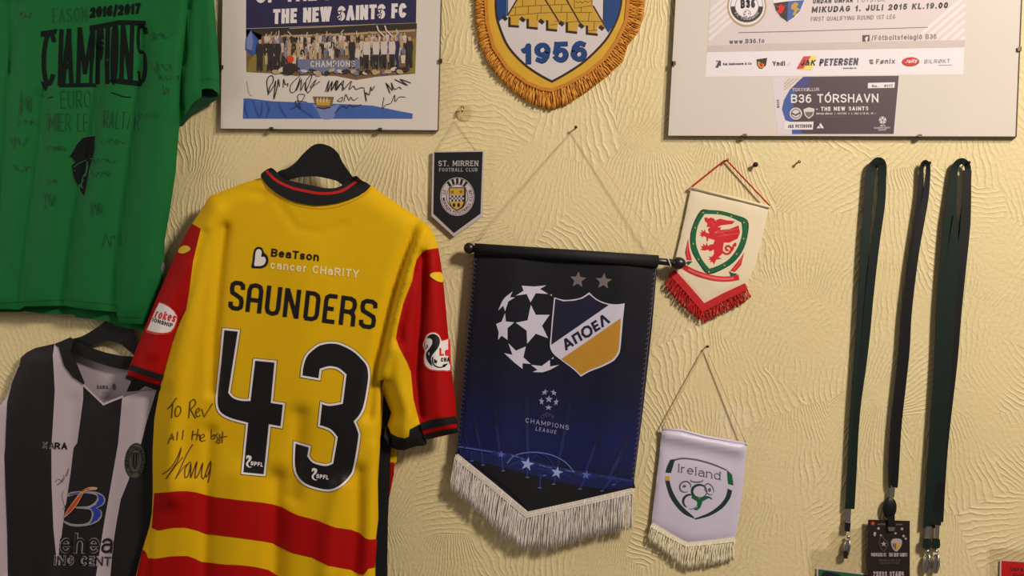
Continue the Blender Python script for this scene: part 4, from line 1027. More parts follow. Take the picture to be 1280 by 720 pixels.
b.decal(stext('rokes', zc([(340, 216)])[0], zc([(545, 264)])[0], 11, 1.9, up=(.35, -1)), 'red_print', y, .0014, STP)
b.decal(stext('IONSHIP', zc([(318, 254)])[0], zc([(522, 316)])[0], 5.0, 1.1, up=(.2, -1)), 'black_print', y, .0014, STP)
t.part('league_patch', b, sl)
b = MB(); z3 = zf(0, 280, 4.557)
b.decal(poly(crv(z3([(1015, 160), (1025, 135), (1050, 122), (1075, 128), (1085, 142), (1070, 158), (1040, 168)]))), 'emblem_yellow', y, .0009, STP)
t.part('yellow_emblem', b, sl)
rsl = [(548, 310), (532.6, 312.4), (525.6, 317.7), (520.8, 324.8), (518, 335.4), (515.5, 350.8), (507.8, 369.6), (504, 380), (500.7, 394), (497, 409.5), (495, 422.5), (498.4, 433), (509, 453), (513.7, 465), (517, 499), (525, 530), (526, 532), (530, 545), (534.6, 549.5), (571.5, 541), (571, 530), (569, 500), (563, 450), (560, 415), (555, 360), (552, 335)]
b = MB(); b.sheet(poly(rsl), 'red_polyester', lambda a, c: y(a, c) - .001, .003, step=STP); sr = t.part('sleeve', b, None, 'red right sleeve with a black cuff band')
b = MB(); zk = zf(450, 460, 5.143)
b.decal(poly(zk([(395, 352), (450, 335), (520, 322), (613, 309), (626, 345), (622, 357), (540, 368), (400, 402), (388, 368)])), 'black_rib', y, .0006, STP)
b.decal(poly(zk([(404, 432), (500, 405), (627, 384), (628, 414), (540, 432), (436, 461), (410, 447)])), 'black_rib', y, .0006, STP)
t.part('cuff_band', b, sr)
b = MB(); b.sheet(poly([(495, 422.5), (498.4, 433), (509, 453), (513.7, 465), (517, 499), (525, 530), (512, 537), (511, 545.6), (506.4, 548), (497, 546), (489, 542), (484, 532), (489, 516), (480, 494), (477, 486), (480, 474), (490, 450)]), 'yellow_polyester', lambda a, c: y(a, c) - .0015, .003, step=STP); su = t.part('sleeve_underside', b, sr, 'yellow underside of the right sleeve')
b = MB(); b.sheet(poly([(489, 541), (497, 546), (506.4, 548), (511, 545.6), (512, 536), (525, 530.5), (530, 536), (533.6, 555), (530, 557), (519, 558), (504.5, 563), (496, 562), (487, 558), (480, 545), (482, 532)]), 'black_rib', lambda a, c: y(a, c) - .004, .004, step=STP); t.part('inner_cuff', b, sr)
b = MB(); zp = zf(450, 380, 8.473)
b.decal(poly(crv(zp([(655, 440), (672, 390), (700, 325), (745, 297), (800, 297), (850, 335), (872, 380), (935, 362), (955, 400), (960, 480), (962, 600), (965, 714), (880, 716), (760, 712), (700, 680), (670, 630), (668, 540), (680, 500)]), True, 2)), 'red_print', y, .0006, STP)
b.decal(poly(crv(zp([(664, 440), (682, 392), (708, 332), (748, 306), (798, 306), (842, 340), (866, 392), (932, 375), (946, 410), (950, 480), (952, 600), (954, 698), (880, 700), (768, 696), (712, 668), (682, 622), (680, 540), (690, 500)]), True, 2)), 'white_print', y, .0010, STP)
b.decal(poly(crv(zp([(705, 358), (740, 325), (790, 318), (830, 345), (848, 390), (835, 450), (800, 500), (765, 540), (752, 590), (765, 655), (735, 630), (706, 580), (700, 520), (735, 470), (765, 420), (762, 375), (735, 362)]), True, 2)), 'black_print', y, .0014, STP)
b.decal(ribbon(crv(zp([(690, 400), (680, 440), (695, 480), (710, 430), (720, 470)]), False, 3), .8), 'grey_print', y, .0014, STP)
b.decal(ribbon(crv(zp([(772, 560), (768, 610), (790, 650), (840, 672), (890, 660), (925, 632)]), False, 3), 1.5), 'black_print', y, .0014, STP)
b.decal(poly(zp([(785, 580), (820, 605), (810, 630), (785, 620)])), 'black_print', y, .0014, STP)
b.decal(poly(zp([(880, 640), (930, 630), (900, 668), (868, 672)])), 'black_print', y, .0014, STP)
b.decal(stext('La', zp([(842, 548)])[0], zp([(945, 548)])[0], 9.6, 2.4), 'red_print', y, .0015, STP)
b.decal(stext('CHA', zp([(858, 612)])[0], zp([(950, 610)])[0], 5.2, 1.3), 'black_print', y, .0015, STP)
t.part('league_patch', b, sr)
b = MB(); ze = zf(450, 300, 8.473)
b.decal(poly(crv(ze([(738, 378), (765, 348), (820, 340), (860, 345), (878, 385), (885, 440), (845, 445), (790, 420)]), True, 2)), 'emblem_yellow', y, .0009, STP)
t.part('yellow_emblem', b, sr)
# collar: black rib with a red line, over the hanger
b = MB()
colo = crv([(326, 221), (329, 215), (338.7, 209.6), (346, 215), (354, 222.8), (369.4, 227.5), (391, 232), (405.8, 235), (419.6, 234.8), (430, 230), (441, 221.5), (446, 220), (452, 225.6), (463.5, 232.5), (449, 244.2), (423, 253.5), (400, 256.5), (391, 256.6), (369.4, 253), (352, 245.3), (336.5, 234.5)], True, 2)
b.sheet(poly(colo), 'black_rib', lambda a, c: max(y(a, c), .068) + .0035, .010, step=STP); col = t.part('collar', b)
b = MB(); b.decal(ribbon(crv([(333, 213.5), (340, 221), (347.5, 227), (358, 232), (369, 236), (391, 240.6), (403, 241.8), (414.5, 241.4), (428, 238.4), (438.6, 231.7), (450, 223.5)], False, 2), 3.4), 'red_rib', lambda a, c: max(y(a, c), .068) + .0035, .0006, STP); t.part('red_collar_line', b, col)
b = MB(); b.decal(ribbon(crv([(328, 226), (335, 238), (352, 249), (369, 256.5), (391, 260.5), (410, 260.5), (430, 256), (452, 246), (464, 236)], False, 3), .7), 'gold_braid', y, .0006, STP); t.part('collar_seam', b)
# the front of the shirt hanging behind: black side and a sliver of the hoops
b = MB(); b.sheet(poly([(470, 480), (478, 487), (490, 518), (489, 545), (488, 575), (488, 590), (485, 648), (484, 720), (484, 790), (440, 790), (440, 560)]), 'black_rib', .045, .012, step=14); t.part('side_panel', b, None, 'black side panel of the shirt front hanging behind')
b = MB(); b.sheet(poly([(486, 560), (496.5, 562), (496, 577), (493, 580), (492.6, 592), (489, 610), (486, 625), (484, 600)]), 'yellow_polyester', .036, .008, step=14)
b.decal(poly([(486, 578), (493, 578), (492.6, 592), (489, 610), (486.2, 624), (484, 600)]), 'red_polyester', .036, .0006); t.part('front_panel_edge', b)
b = MB(); b.sheet(poly([(262, 262), (300, 245), (345, 245), (400, 262), (450, 245), (500, 265), (530, 300), (480, 480), (470, 640), (465, 790), (185, 790), (200, 560), (215, 450), (245, 330)]), 'yellow_polyester', .0500, .003, step=20); t.part('front_panel', b)
# printed lettering
b = MB(); zn = zf(270, 290, 5.805)
heart = zn([(258, 258), (265, 215), (272, 150), (285, 118), (308, 107), (335, 118), (348, 150), (370, 170), (380, 205), (368, 242), (335, 262), (300, 263)])
b.decal(poly(crv(heart, True, 3)), 'black_print', y, .0009, STP)
b.decal(poly(crv(zn([(278, 243), (282, 200), (287, 150), (298, 128), (318, 125), (332, 145), (328, 180), (350, 180), (362, 205), (352, 232), (330, 245), (300, 247)]), True, 3)), 'white_print', y, .0013, STP)
b.decal(stext('BeaTson', zn([(398, 178)])[0], zn([(745, 212)])[0], 10.2, 2.1, up=(.08, -1)), 'black_print', y, .0009, STP)
b.decal(stext('cancer CHaRITY', zn([(392, 266)])[0], zn([(1035, 334)])[0], 10, 2.0, up=(.08, -1)), 'cream_print', y, .0009, STP)
t.part('charity_print', b)
b = MB()
for ch, x, wd in (('S', 100, 82), ('A', 229, 84), ('U', 366, 80), ('N', 499, 84), ('D', 648, 80), ('E', 785, 74), ('R', 906, 86), ('S', 1047, 96)):
    sc = 5.805; p0 = zn([(x, 554 + (x + wd / 2 - 140) * .139 - wd * .07)])[0]
    b.decal(glyph(ch, p0, (wd / sc, wd * .139 / sc), (20 / sc, -184 / sc), 5.3), 'black_print', y, .0009, STP)
t.part('name_print', b)
four = [(278, 409.8), (300.3, 412), (288, 490.4), (292.7, 495.3), (301.3, 498.2), (310.8, 498.6), (316.7, 448), (346, 450.8), (341.3, 501.4), (356.5, 503.7), (353, 535.8), (338.4, 533.3), (332, 595.6), (301.3, 592.7), (307.4, 530.3), (289.3, 525.5), (277, 519.5), (271, 511.7), (269.3, 500), (270.7, 482.7), (274.6, 446.5)]
three = [(375.4, 471.5), (377, 456.8), (382.3, 443), (394.4, 431.9), (403, 428.2), (413.3, 426.8), (425.4, 428.4), (442.6, 437), (454.7, 448.2), (460.5, 456), (462.6, 464.5), (462.4, 477.5), (457.2, 506.8), (451.5, 519.8), (445.2, 527.2), (449.5, 538), (450.4, 547.9), (444.3, 584), (439.2, 596.1), (427.1, 608.2), (413.3, 614.2), (397.8, 612.8), (380.6, 606.5), (370.2, 596.1), (366, 580.6), (366.8, 551), (388.9, 557.4), (386.8, 569.5), (392.6, 576.3), (406.4, 579.8), (414.2, 577.6), (419.5, 547), (411.6, 538.4), (397, 533.3), (400.4, 501.6), (411.6, 504.7), (426.2, 502.5), (430.5, 468.9), (421.9, 462.2), (411.6, 460.3), (402.1, 463), (400.4, 475.8)]
four = soft(four); three = soft(three)
for dig, (lx, ly) in ((four, (306, 574)), (three, (388, 590))):
    b = MB()
    b.decal(poly(inset(dig, -.7)), 'brown_ink', y, .0009, STP)
    b.decal(poly(dig), 'white_print', y, .0013, STP)
    b.decal(poly(inset(dig, 2.7)), 'black_print', y, .0017, STP)
    o = t.part('number_print', b)
    b = MB()
    b.decal(poly(crv([(lx + 2, ly - 4), (lx + 5, ly - 5), (lx + 8.5, ly - 3), (lx + 7.5, ly + 1.5), (lx + 4, ly + 5), (lx + 5.5, ly + 9), (lx + 9, ly + 9.5), (lx + 6, ly + 10.5), (lx + 2.5, ly + 8.5), (lx + 1.5, ly + 5), (lx + 5, ly + 0), (lx + 4, ly - 2), (lx + 2, ly)], True, 2)), 'white_print', y, .0022, STP)
    b.decal(stext('SPFL', (lx + 7, ly + 7.5), (lx + 22.5, ly + 9.5), 5.2, 1.2), 'white_print', y, .0022, STP)
    t.part('league_mark', b, o)
b = MB(); zh = zf(190, 480, 5.146)
def pen(pts, w=1.1): b.decal(ribbon(crv(zh(pts), False, 3), w), 'brown_ink', y, .0009, STP)
def pen0(pts, w=1.15): b.decal(ribbon(zh(pts), w), 'brown_ink', y, .0009, STP)
pen0([(98, 162), (120, 140), (158, 88)], 1.3); pen0([(132, 128), (124, 220)], 1.4)
pen([(170, 140), (152, 160), (150, 200), (165, 208), (185, 180), (182, 150), (168, 142)], 1.3)
pen0([(245, 112), (236, 220)], 1.5); pen([(240, 120), (270, 98), (280, 125), (262, 150), (240, 165)], 1.3); pen0([(248, 165), (280, 222)], 1.4)
pen([(280, 190), (305, 170), (298, 155), (280, 180), (290, 210), (312, 200)], 1.2); pen0([(318, 160), (335, 212), (390, 124)], 1.3)
t.part('handwritten_dedication', b); b = MB()
pen0([(100, 385), (128, 318), (140, 362)], 1.3); pen0([(112, 358), (142, 340)], 1.0); pen0([(166, 306), (160, 362)], 1.3); pen0([(202, 296), (194, 358)], 1.3)
pen0([(264, 300), (256, 362)], 1.4); pen0([(255, 330), (290, 322)], 1.1); pen0([(298, 288), (286, 362)], 1.2); pen([(286, 345), (305, 325), (308, 362)], 1.1); pen([(312, 350), (338, 338), (330, 322), (312, 340), (318, 368), (345, 360)], 1.1)
pen0([(382, 292), (380, 352)], 1.2); pen([(380, 345), (398, 325), (400, 350), (384, 355)], 1.1); pen([(425, 318), (410, 330), (424, 355), (410, 375)], 1.1); pen([(436, 322), (432, 380), (412, 370)], 1.1); pen0([(455, 305), (448, 378)], 1.3); pen0([(438, 345), (484, 336)], 1.0)
t.part('handwritten_dedication', b); b = MB()
pen([(65, 582), (120, 540), (165, 470), (188, 408), (175, 470), (150, 520), (88, 612)], 1.2)
pen0([(88, 612), (150, 530), (200, 470)], 1.1); pen([(262, 388), (225, 450), (180, 550), (150, 612)], 1.2); pen([(150, 612), (200, 540), (235, 510)], 1.1)
pen([(245, 500), (215, 540), (212, 600), (235, 585), (252, 505), (248, 600), (262, 570), (290, 496), (280, 560), (278, 605), (300, 580), (328, 505), (318, 580), (330, 610), (352, 560), (378, 492), (350, 560), (348, 600), (370, 560), (380, 500), (372, 580), (360, 635)], 1.3)
t.part('signature', b)

# ------------------------------------------------------------------ pennants
def fringe(t, top, bot, dtop, n, mats, r=.0011, jit=3.0, loops=False, seed=3):
    """threads hanging from the line top to the line bot (photo points), one mesh"""
    rr = random.Random(seed); b = MB()
    def along(P, s):
        L = [math.dist(P[i], P[i + 1]) for i in range(len(P) - 1)]; T = sum(L) * s
        for i, l in enumerate(L):
            if T <= l or i == len(L) - 1: k = T / l; return (P[i][0] + (P[i + 1][0] - P[i][0]) * k, P[i][1] + (P[i + 1][1] - P[i][1]) * k)
            T -= l
    for i in range(n):
        s = min(1, max(0, (i + rr.uniform(-.4, .4)) / (n - 1)))
        a = along(top, s); c = along(bot, min(1, max(0, s + rr.uniform(-.004, .004)))); k = rr.uniform(.86, 1.0)
        c = (a[0] + (c[0] - a[0]) * k, a[1] + (c[1] - a[1]) * k)
        d0 = dtop + rr.uniform(-.002, .002); d1 = dtop + rr.uniform(-.003, .004); sw = rr.uniform(-jit, jit)
        P = []
        for q in range(6):
            f = q / 5
            P.append(at(a[0] + (c[0] - a[0]) * f + sw * math.sin(f * 3.0) * .5, a[1] + (c[1] - a[1]) * f, d0 + (d1 - d0) * f + .0012 * math.sin(f * 7 + i)))
        b.tube(P, [r * (.8 + .5 * math.sin(q * 2.1 + i)) for q in range(6)] if not loops else r, rr.choice(mats), 5)
    return t.part('fringe', b)
def cord(t, pts, m, r=.0009, ply=True):
    b = MB()
    P = [Vector(p) for p in pts]; Q = []
    for i in range(len(P) - 1):
        nseg = 10
        for k in range(nseg + (i == len(P) - 2)):
            Q.append(P[i].lerp(P[i + 1], k / nseg))
    b.tube(Q, r, m, 6)
    return t.part('cord', b)

# gold fringed shield pennant, top middle
outer = [(592.8, -8), (594, 26), (599, 55), (610, 81), (630, 105), (654, 124.7), (674, 134.5), (689, 137.4), (709, 131), (735, 114), (761, 94), (779, 76.6), (785, 57), (798.5, 40), (805, 18), (807, -8)]
top_ext = [(806, -70), (795, -120), (740, -112), (700, -128), (660, -112), (604, -120), (594, -70)]
braid = [(607, -8), (609, 28), (617, 59), (634.4, 85), (658.4, 103), (676, 110.5), (690, 112.5), (709, 105), (735, 90), (757, 72), (772, 50), (783, 26), (786, -8)]
btop = [(785, -65), (778, -105), (740, -98), (700, -112), (660, -98), (618, -105), (610, -65)]
ga = lambda a, c: .010
t = Thing('pennant', 'shield-shaped pennant with a yellow castle, the year 1956 and a gold fringe', 'pennant', (690, 137, 0), 'football pennants on the wall')
b = MB(); b.sheet(poly(braid + btop), 'gold_edge', .0105, back=.004); t.part('cloth', b)
b = MB(); b.sheet(poly(outer + top_ext), 'gold_braid', .0040, back=.0025); t.part('fringe_backing', b)
fringe(t, [(x + (x > 690) * 0, c) for x, c in braid] , outer, .0085, 520, ['gold_thread', 'gold_thread', 'gold_braid'], .0014, 2.0)
b = MB(); V, F = ribbon(braid + btop, 4.5, True); b.sheet((V, F), 'gold_braid', .0125, back=.0095); t.part('braid', b)
line_o = [(618.6, -8), (619, 17.5), (623.4, 35), (634, 59), (654, 81), (674, 95), (690, 103.5), (709, 93), (733, 76.6), (757, 52.5), (770, 30.6), (776.6, 11), (778, -8)]
lt = [(776, -60), (740, -84), (700, -96), (660, -84), (622, -60)]
b = MB(); D = .0107
b.decal(poly(soft(line_o + lt)), 'castle_dark', D, .0002)
b.decal(poly(inset(soft(line_o + lt), 2.9)), 'satin_white', D, .0005)
t.part('shield_field', b)
b = MB(); z6 = zf(600, 0, 6.4)
b.decal(poly([(620.5, -50), (633.5, -55), (633.5, 20), (627, 24), (624, 27), (621.5, 18), (620.5, 0)]), 'royal_blue', D, .0008); b.decal(ribbon([(634.5, -40), (634.5, 20)], 1.0), 'castle_dark', D, .0010); t.part('blue_side_panel', b)
b = MB(); b.decal(poly([(756.8, -55), (775.5, -50), (775.5, -8), (774.8, 11), (768, 30), (760.5, 41), (755, 33), (754.5, 10)]), 'royal_blue', D, .0008)
b.decal(ribbon([(755.5, -40), (754, 32)], 1.0), 'castle_dark', D, .0010)
t.part('blue_side_panel', b)
b = MB()
cas = z6([(305, -150), (985, -150), (905, -20), (900, 45), (1000, 215), (985, 240), (940, 205), (935, 280), (855, 272), (850, 205), (825, 225), (785, 190), (775, 262), (695, 255), (690, 178), (655, 205), (625, 175), (615, 245), (540, 238), (535, 160), (505, 190), (470, 160), (460, 225), (380, 218), (378, 150), (355, 178), (318, 148), (305, 212), (232, 205), (232, 130), (222, 120), (300, 0)])
b.decal(poly(cas), 'gold_print', D, .0008)
for pts in ([(222, 122), (300, -10)], [(518, -10), (630, 170)], [(688, -10), (800, 185)], [(905, 45), (990, 190)]): b.decal(ribbon(z6(pts), 1.7), 'castle_dark', D, .0011)
for pts in ([(260, 60), (385, 48), (500, 42), (720, 33)], [(240, 125), (465, 105), (580, 100), (750, 98), (900, 100)], [(285, 60), (282, 122)], [(388, 48), (386, 108)], [(340, 0), (342, 52)], [(445, 0), (443, 45)], [(492, 42), (486, 104)], [(462, 105), (458, 160)], [(600, -5), (598, 36)], [(656, 38), (650, 100)], [(698, 100), (696, 170)], [(600, 170), (690, 178), (780, 170), (985, 172)], [(755, 65), (900, 45)], [(810, 58), (808, 98)], [(875, 100), (868, 172)], [(560, 200), (618, 195)], [(915, 175), (912, 240)], [(870, 245), (940, 240)], [(755, 0), (755, 62)], [(895, 0), (897, 45)], [(765, 8), (785, 22), (800, 10), (820, 24), (840, 8), (865, 20), (885, 6)]): b.decal(ribbon(z6(pts), .7), 'brick_line', D, .0011)
for pts in ([(236, 135), (236, 207), (312, 212)], [(382, 150), (382, 220), (462, 228)], [(538, 162), (538, 236), (617, 244)], [(695, 178), (695, 252), (778, 262)], [(856, 205), (856, 268), (942, 278)]): b.decal(ribbon(z6(pts), 2.8), 'castle_dark', D, .0012)
for x, c in ((198, 145), (340, 155), (492, 172), (652, 188), (810, 206), (972, 222)): b.decal(poly(z6([(x - 26, c - 2), (x - 6, c - 24), (x + 26, c + 2), (x + 6, c + 24)])), 'castle_dark', D, .0012)
t.part('castle', b)
b = MB()
b.decal(stext('1956', (653, 81), (734, 77), 26.5, 6.3, gap=.12, up=(0, -1)), 'deep_blue_shadow', D, .0008); b.decal(stext('1956', (652, 80), (732.5, 76), 25.5, 5.7, gap=.12, up=(0, -1)), 'royal_blue', D, .0012)
t.part('year_print', b)
b = MB(); b.tube([at(612, -104, .012), at(700, -110, .012), at(790, -104, .012)], .004, 'rod_wood', 10); t.part('rod', b)

# black pennant, hung from a clear suction hook
b = MB()
c = at(580, 142, 0); 
V = []; F = []; n = 24
for i, (rad, dd) in enumerate(((.0185, .0008), (.016, .0030), (.011, .0060), (.006, .0085), (.0045, .012))):
    for k in range(n): V.append(c + Vector((rad * math.cos(2 * math.pi * k / n), -dd, rad * math.sin(2 * math.pi * k / n))))
for i in range(4):
    for k in range(n): F.append([i * n + k, (i + 1) * n + k, (i + 1) * n + (k + 1) % n, i * n + (k + 1) % n])
F.append([4 * n + k for k in range(n)])

ts = Thing('suction_hook', 'clear suction cup with a small brass hook above the black pennant', 'hook', (580, 142, 0))
b.add(V, F, 'suction_plastic', True); ts.part('cup', b)
b = MB(); p = at(578, 137, .010); b.tube([p + Vector((.003, -.0, .004)), p + Vector((0, -.004, .006)), p + Vector((-.002, -.006, .000)), p + Vector((0, -.007, -.007)), p + Vector((.002, -.010, -.005))], .0016, 'brass', 8); b.ball(p + Vector((-.001, -.003, .004)), .0028, 'nail_dark', 8); ts.part('hook', b)
t = Thing('pennant', 'small black pennant with pale edging and a round crest, below the suction hook', 'pennant', (567, 296, 0), 'football pennants on the wall')
zb = zf(535, 180, 6.0); D = .0100
sm = zb([(35, 55), (420, 50), (410, 540), (195, 695), (25, 540)])
b = MB(); b.sheet(poly(sm), 'pennant_edge', D, back=.0060); t.part('edging', b)
b = MB(); b.sheet(poly(zb([(48, 63), (410, 58), (394, 522), (195, 668), (40, 522)])), 'pennant_black', D + .0004, back=D - .001); cl = t.part('cloth', b)
D += .0004
b = MB(); b.decal(stext('ST. MIRREN', zb([(78, 166)])[0], zb([(376, 165)])[0], 6.8, .95, up=(.02, -1), gap=.22, serif=.5), 'pennant_edge', D, .0003)
b.decal(stext('FOOTBALL CLUB', zb([(84, 206)])[0], zb([(370, 206)])[0], 4.4, .65, gap=.25, serif=.35), 'pennant_grey', D, .0003); t.part('lettering', b)
b = MB(); cx, cy = 571.6, 245.8
b.decal(poly(ell(cx, cy, 21.4, 24, 40)), 'pennant_edge', D, .0003); b.decal(ribbon(ell(cx, cy, 20.4, 23), .5, True), 'pennant_black', D, .0005)
b.decal(ribbon(ell(cx, cy, 13.4, 15.4), .6, True), 'pennant_black', D, .0005)
for a in (-126, -108, -90, -72, -54):
    ra = math.radians(a); b.decal(ribbon([(cx + 14 * math.cos(ra), cy + 16 * math.sin(ra)), (cx + 20.6 * math.cos(ra), cy + 23.2 * math.sin(ra))], 3.0), 'pennant_black', D, .0006)
b.decal(arc_text('ST. MIRREN FOOTBALL CLUB', cx, cy, 18.9, 21.4, 205, -25, 3.6, .01, True), 'pennant_black', D, .0006)
b.decal(poly(zb([(158, 325), (285, 325), (283, 440), (262, 480), (218, 502), (178, 480), (158, 440)])), 'castle_dark', D, .0007)
b.decal(poly(zb([(163, 332), (270, 332), (268, 438), (250, 474), (217, 494), (182, 474), (163, 438)])), 'gold_print', D, .0009)
for i in range(8):
    for j in range(3):
        b.decal(poly(zb([(162 + i * 13.4, 386 + j * 15), (162 + (i + 1) * 13.4, 386 + j * 15), (162 + (i + 1) * 13.4, 386 + (j + 1) * 15), (162 + i * 13.4, 386 + (j + 1) * 15)])), ('pennant_edge', 'pennant_black', 'pennant_edge', 'check_blue')[(i + j) % 2 * (1 if j != 1 else 3)], D, .0011)
for x, c2 in ((183, 360), (248, 358)): b.decal(poly(star(*zb([(x, c2)])[0], 2.9, 0, .5)), 'photo_brown', D, .0011)
for x, c2 in ((195, 458), (230, 458)): b.decal(poly(ell(*zb([(x, c2)])[0], 1.7, 2.6, 12)), 'pennant_black', D, .0011)
t.part('round_crest', b)
cord(t, [at(546, 189, .009), at(577, 144, .018), at(602, 188, .009)], 'cord_beige', .0006)

# large dark blue pennant on a rod
UF = [([(640, 330), (622, 580)], 20, .004), ([(700, 330), (690, 620)], 26, -.002), ([(780, 340), (755, 610)], 22, .004)]
UO = [(593.7, 304.6), (822.6, 320.6), (815, 410), (804, 510), (791.5, 611), (660, 640), (570, 568), (578.5, 476), (586, 390)]
uc = cloth_field(UO, .025, .028, 16, UF)
def u(a, c): return uc(a, c) + (.0065 if False else 0)
t = Thing('pennant', 'large dark blue pennant on a rod with star ball, shield and silver fringe', 'pennant', (660, 640, 0), 'football pennants on the wall')
m = bpy.data.materials.new('night_print'); m.use_nodes = True          # the printed picture fades from black to blue down the cloth
nt = m.node_tree; bs = nt.nodes['Principled BSDF']; bs.inputs['Roughness'].default_value = .6; bs.inputs['Specular IOR Level'].default_value = .2
tc = nt.nodes.new('ShaderNodeTexCoord'); sp = nt.nodes.new('ShaderNodeSeparateXYZ'); cr = nt.nodes.new('ShaderNodeValToRGB')
nt.links.new(tc.outputs['Generated'], sp.inputs[0]); nt.links.new(sp.outputs['Z'], cr.inputs[0]); nt.links.new(cr.outputs[0], bs.inputs['Base Color'])
el = cr.color_ramp.elements
el[0].position = 0.0; el[0].color = (lin(26), lin(23), lin(28), 1); el[1].position = .13; el[1].color = (lin(26), lin(24), lin(34), 1)
for pos, c3 in ((.20, (24, 27, 72)), (.30, (22, 25, 76)), (.45, (20, 21, 48)), (.62, (20, 19, 30)), (1.0, (22, 20, 23))):
    e = el.new(pos); e.color = (lin(c3[0]), lin(c3[1]), lin(c3[2]), 1)
MATS['night_print'] = m
b = MB(); b.sheet(poly(UO), 'night_print', u, .0016, step=8); ucl = t.part('cloth', b)
for k, (P0, P1) in enumerate((((594.5, 306), (571, 565)), ((821.5, 322), (791, 609)))):
    n = 46; b = MB()
    for i in range(n):
        f = i / n; x = P0[0] + (P1[0] - P0[0]) * f; c = P0[1] + (P1[1] - P0[1]) * f; sgn = 1 if k == 0 else -1
        b.decal(ribbon([(x + sgn * .2, c), (x + sgn * 3.2, c + 2.2)], .9), 'stitch_lilac', u, .0006)
    b.decal(ribbon([P0, P1], .9), 'stitch_lilac', lambda a, c: u(a, c), .0007, 8); t.part('edge_stitching', b)
# hem sleeve round the rod
zu = zf(550, 290, 3.43)
rl = at(593, 311.5, .029); rrx = at(822.5, 326.5, .029)
b = MB(); b.tube([rl, rl.lerp(rrx, .5), rrx], .0135, 'hem_black', 20); t.part('rod_sleeve', b)
b = MB(); kl = at(586.5, 310.2, .029); kr = at(848, 329, .029)
b.tube([kl, rl, rrx, kr], .0078, 'rod_wood', 14); rod = t.part('rod', b)
for kk, sc, rad in ((kl, (1, 1, 1), .0125), (kr, (1.15, 1, .95), .0145)):
    b = MB(); b.ball(kk, rad, 'rod_wood', 14, sc); t.part('knob', b, rod)
nt_ = at(719, 161, .012)
cord(t, [at(597, 302, .033), nt_, at(833, 318, .031), at(838, 332, .038)], 'cord_beige', .0008)
b = MB(); b.tube([at(831, 314, .033), at(834, 321, .038), at(838.6, 332, .040), at(837, 335, .033)], .0012, 'cord_white', 6); t.part('cord_loop', b)
# print
b = MB(); z8 = zf(600, 330, 4.8)
for P in ([(305, 245), (335, 305), (418, 305), (372, 370), (408, 445), (335, 418), (283, 478), (280, 400), (215, 352), (285, 338)], [(250, 130), (325, 135), (398, 128), (360, 150), (410, 180), (335, 175), (303, 230), (280, 180), (215, 190), (262, 160)], [(195, 165), (180, 200), (210, 200), (170, 225), (150, 285), (140, 250), (108, 280), (135, 220), (150, 200)], [(150, 295), (155, 345), (205, 350), (165, 385), (165, 455), (130, 430), (108, 455), (112, 410), (97, 360), (130, 345)], [(170, 475), (215, 520), (275, 495), (260, 560), (305, 600), (255, 595), (255, 630), (205, 590), (145, 535), (195, 545)], [(305, 605), (370, 612), (420, 575), (420, 615), (475, 605), (420, 635), (375, 650), (315, 648), (345, 635)], [(420, 185), (432, 182), (430, 192)], [(426, 570), (440, 558), (442, 568)]):
    b.decal(poly(z8(P)), 'star_white', u, .0006, 8)
t.part('star_ball', b)
b = MB()
shd = z8([(445, 200), (500, 215), (560, 212), (610, 200), (655, 170), (700, 210), (760, 235), (820, 242), (868, 236), (858, 330), (850, 420), (840, 520), (820, 560), (795, 585), (730, 618), (660, 645), (605, 676), (560, 632), (480, 572), (440, 538), (420, 495), (425, 420), (433, 320)])
b.decal(poly(soft(shd, 35)), 'star_white', u, .0010, 8)
b.decal(poly(z8([(452, 208), (500, 224), (565, 220), (615, 207), (655, 182), (695, 215), (735, 235), (773, 246), (600, 366), (428, 485), (432, 420), (440, 330)])), 'shield_navy', u, .0014, 8)
b.decal(poly(z8([(845, 325), (840, 420), (832, 516), (812, 555), (790, 577), (727, 608), (657, 636), (606, 664), (565, 624), (488, 570)])), 'shield_gold', u, .0014, 8)
dx, dy = math.cos(math.radians(-32.5)), math.sin(math.radians(-32.5))
ux, uy = dy * 1.0, -dx * 1.0          # up, square to the baseline
base = Vector(z8([(520, 517)])[0])
for ch, off, wd in (('a', 0, 10.2), ('p', 14.2, 9.0), ('o', 27.2, 12.2), ('e', 43, 8.2), ('l', 53.6, 10.2)):
    p0 = (base.x + dx * off, base.y + dy * off)
    b.decal(glyph(ch, p0, (dx * wd, dy * wd), (ux * 12 + dx * 1.2, uy * 12 + dy * 1.2), 2.9), 'shield_navy', u, .0018, 8)
t.part('shield_print', b)
for x, c in ((588, 95), (742, 104)):
    b = MB(); b.decal(poly(star(*z8([(x, c)])[0], 10.6, .08, .45)), 'star_dull', u, .0006, 8); t.part('small_star', b)
b = MB(); zl = zf(640, 470, 8.0); cx, cy = 686.2, 499
b.decal(poly(star(cx, cy, 5.0, .05, .42)), 'lilac_print', u, .0006)
for k in range(5):
    a = k * 2 * math.pi / 5 + .68
    P = star(0, 0, 5.4, a + math.pi, .42); ca, sa = math.sin(a), -math.cos(a)
    Q = []
    for x, c in P:
        rd = x * ca + c * sa; tg = -x * sa + c * ca
        Q.append((cx + 1.0 * (ca * (9.6 + rd * .62) - sa * tg * .9), cy + 1.08 * (sa * (9.6 + rd * .62) + ca * tg * .9)))
    b.decal(poly(Q), 'lilac_print', u, .0006)
b.decal(stext('CHAMPIONS', zl([(135, 464)])[0], zl([(568, 540)])[0], 5.8, .8, up=(.03, -1), gap=.25), 'lilac_print', u, .0008)
b.decal(stext('LEAGUE', zl([(235, 545)])[0], zl([(440, 582)])[0], 4.8, .7, gap=.35), 'lilac_print', u, .0008)
b.decal(arc_text('UEFA', 684.5, 527.5, 7.5, 7, 215, 330, 3.6, .0), 'stitch_lilac', u, .0008)
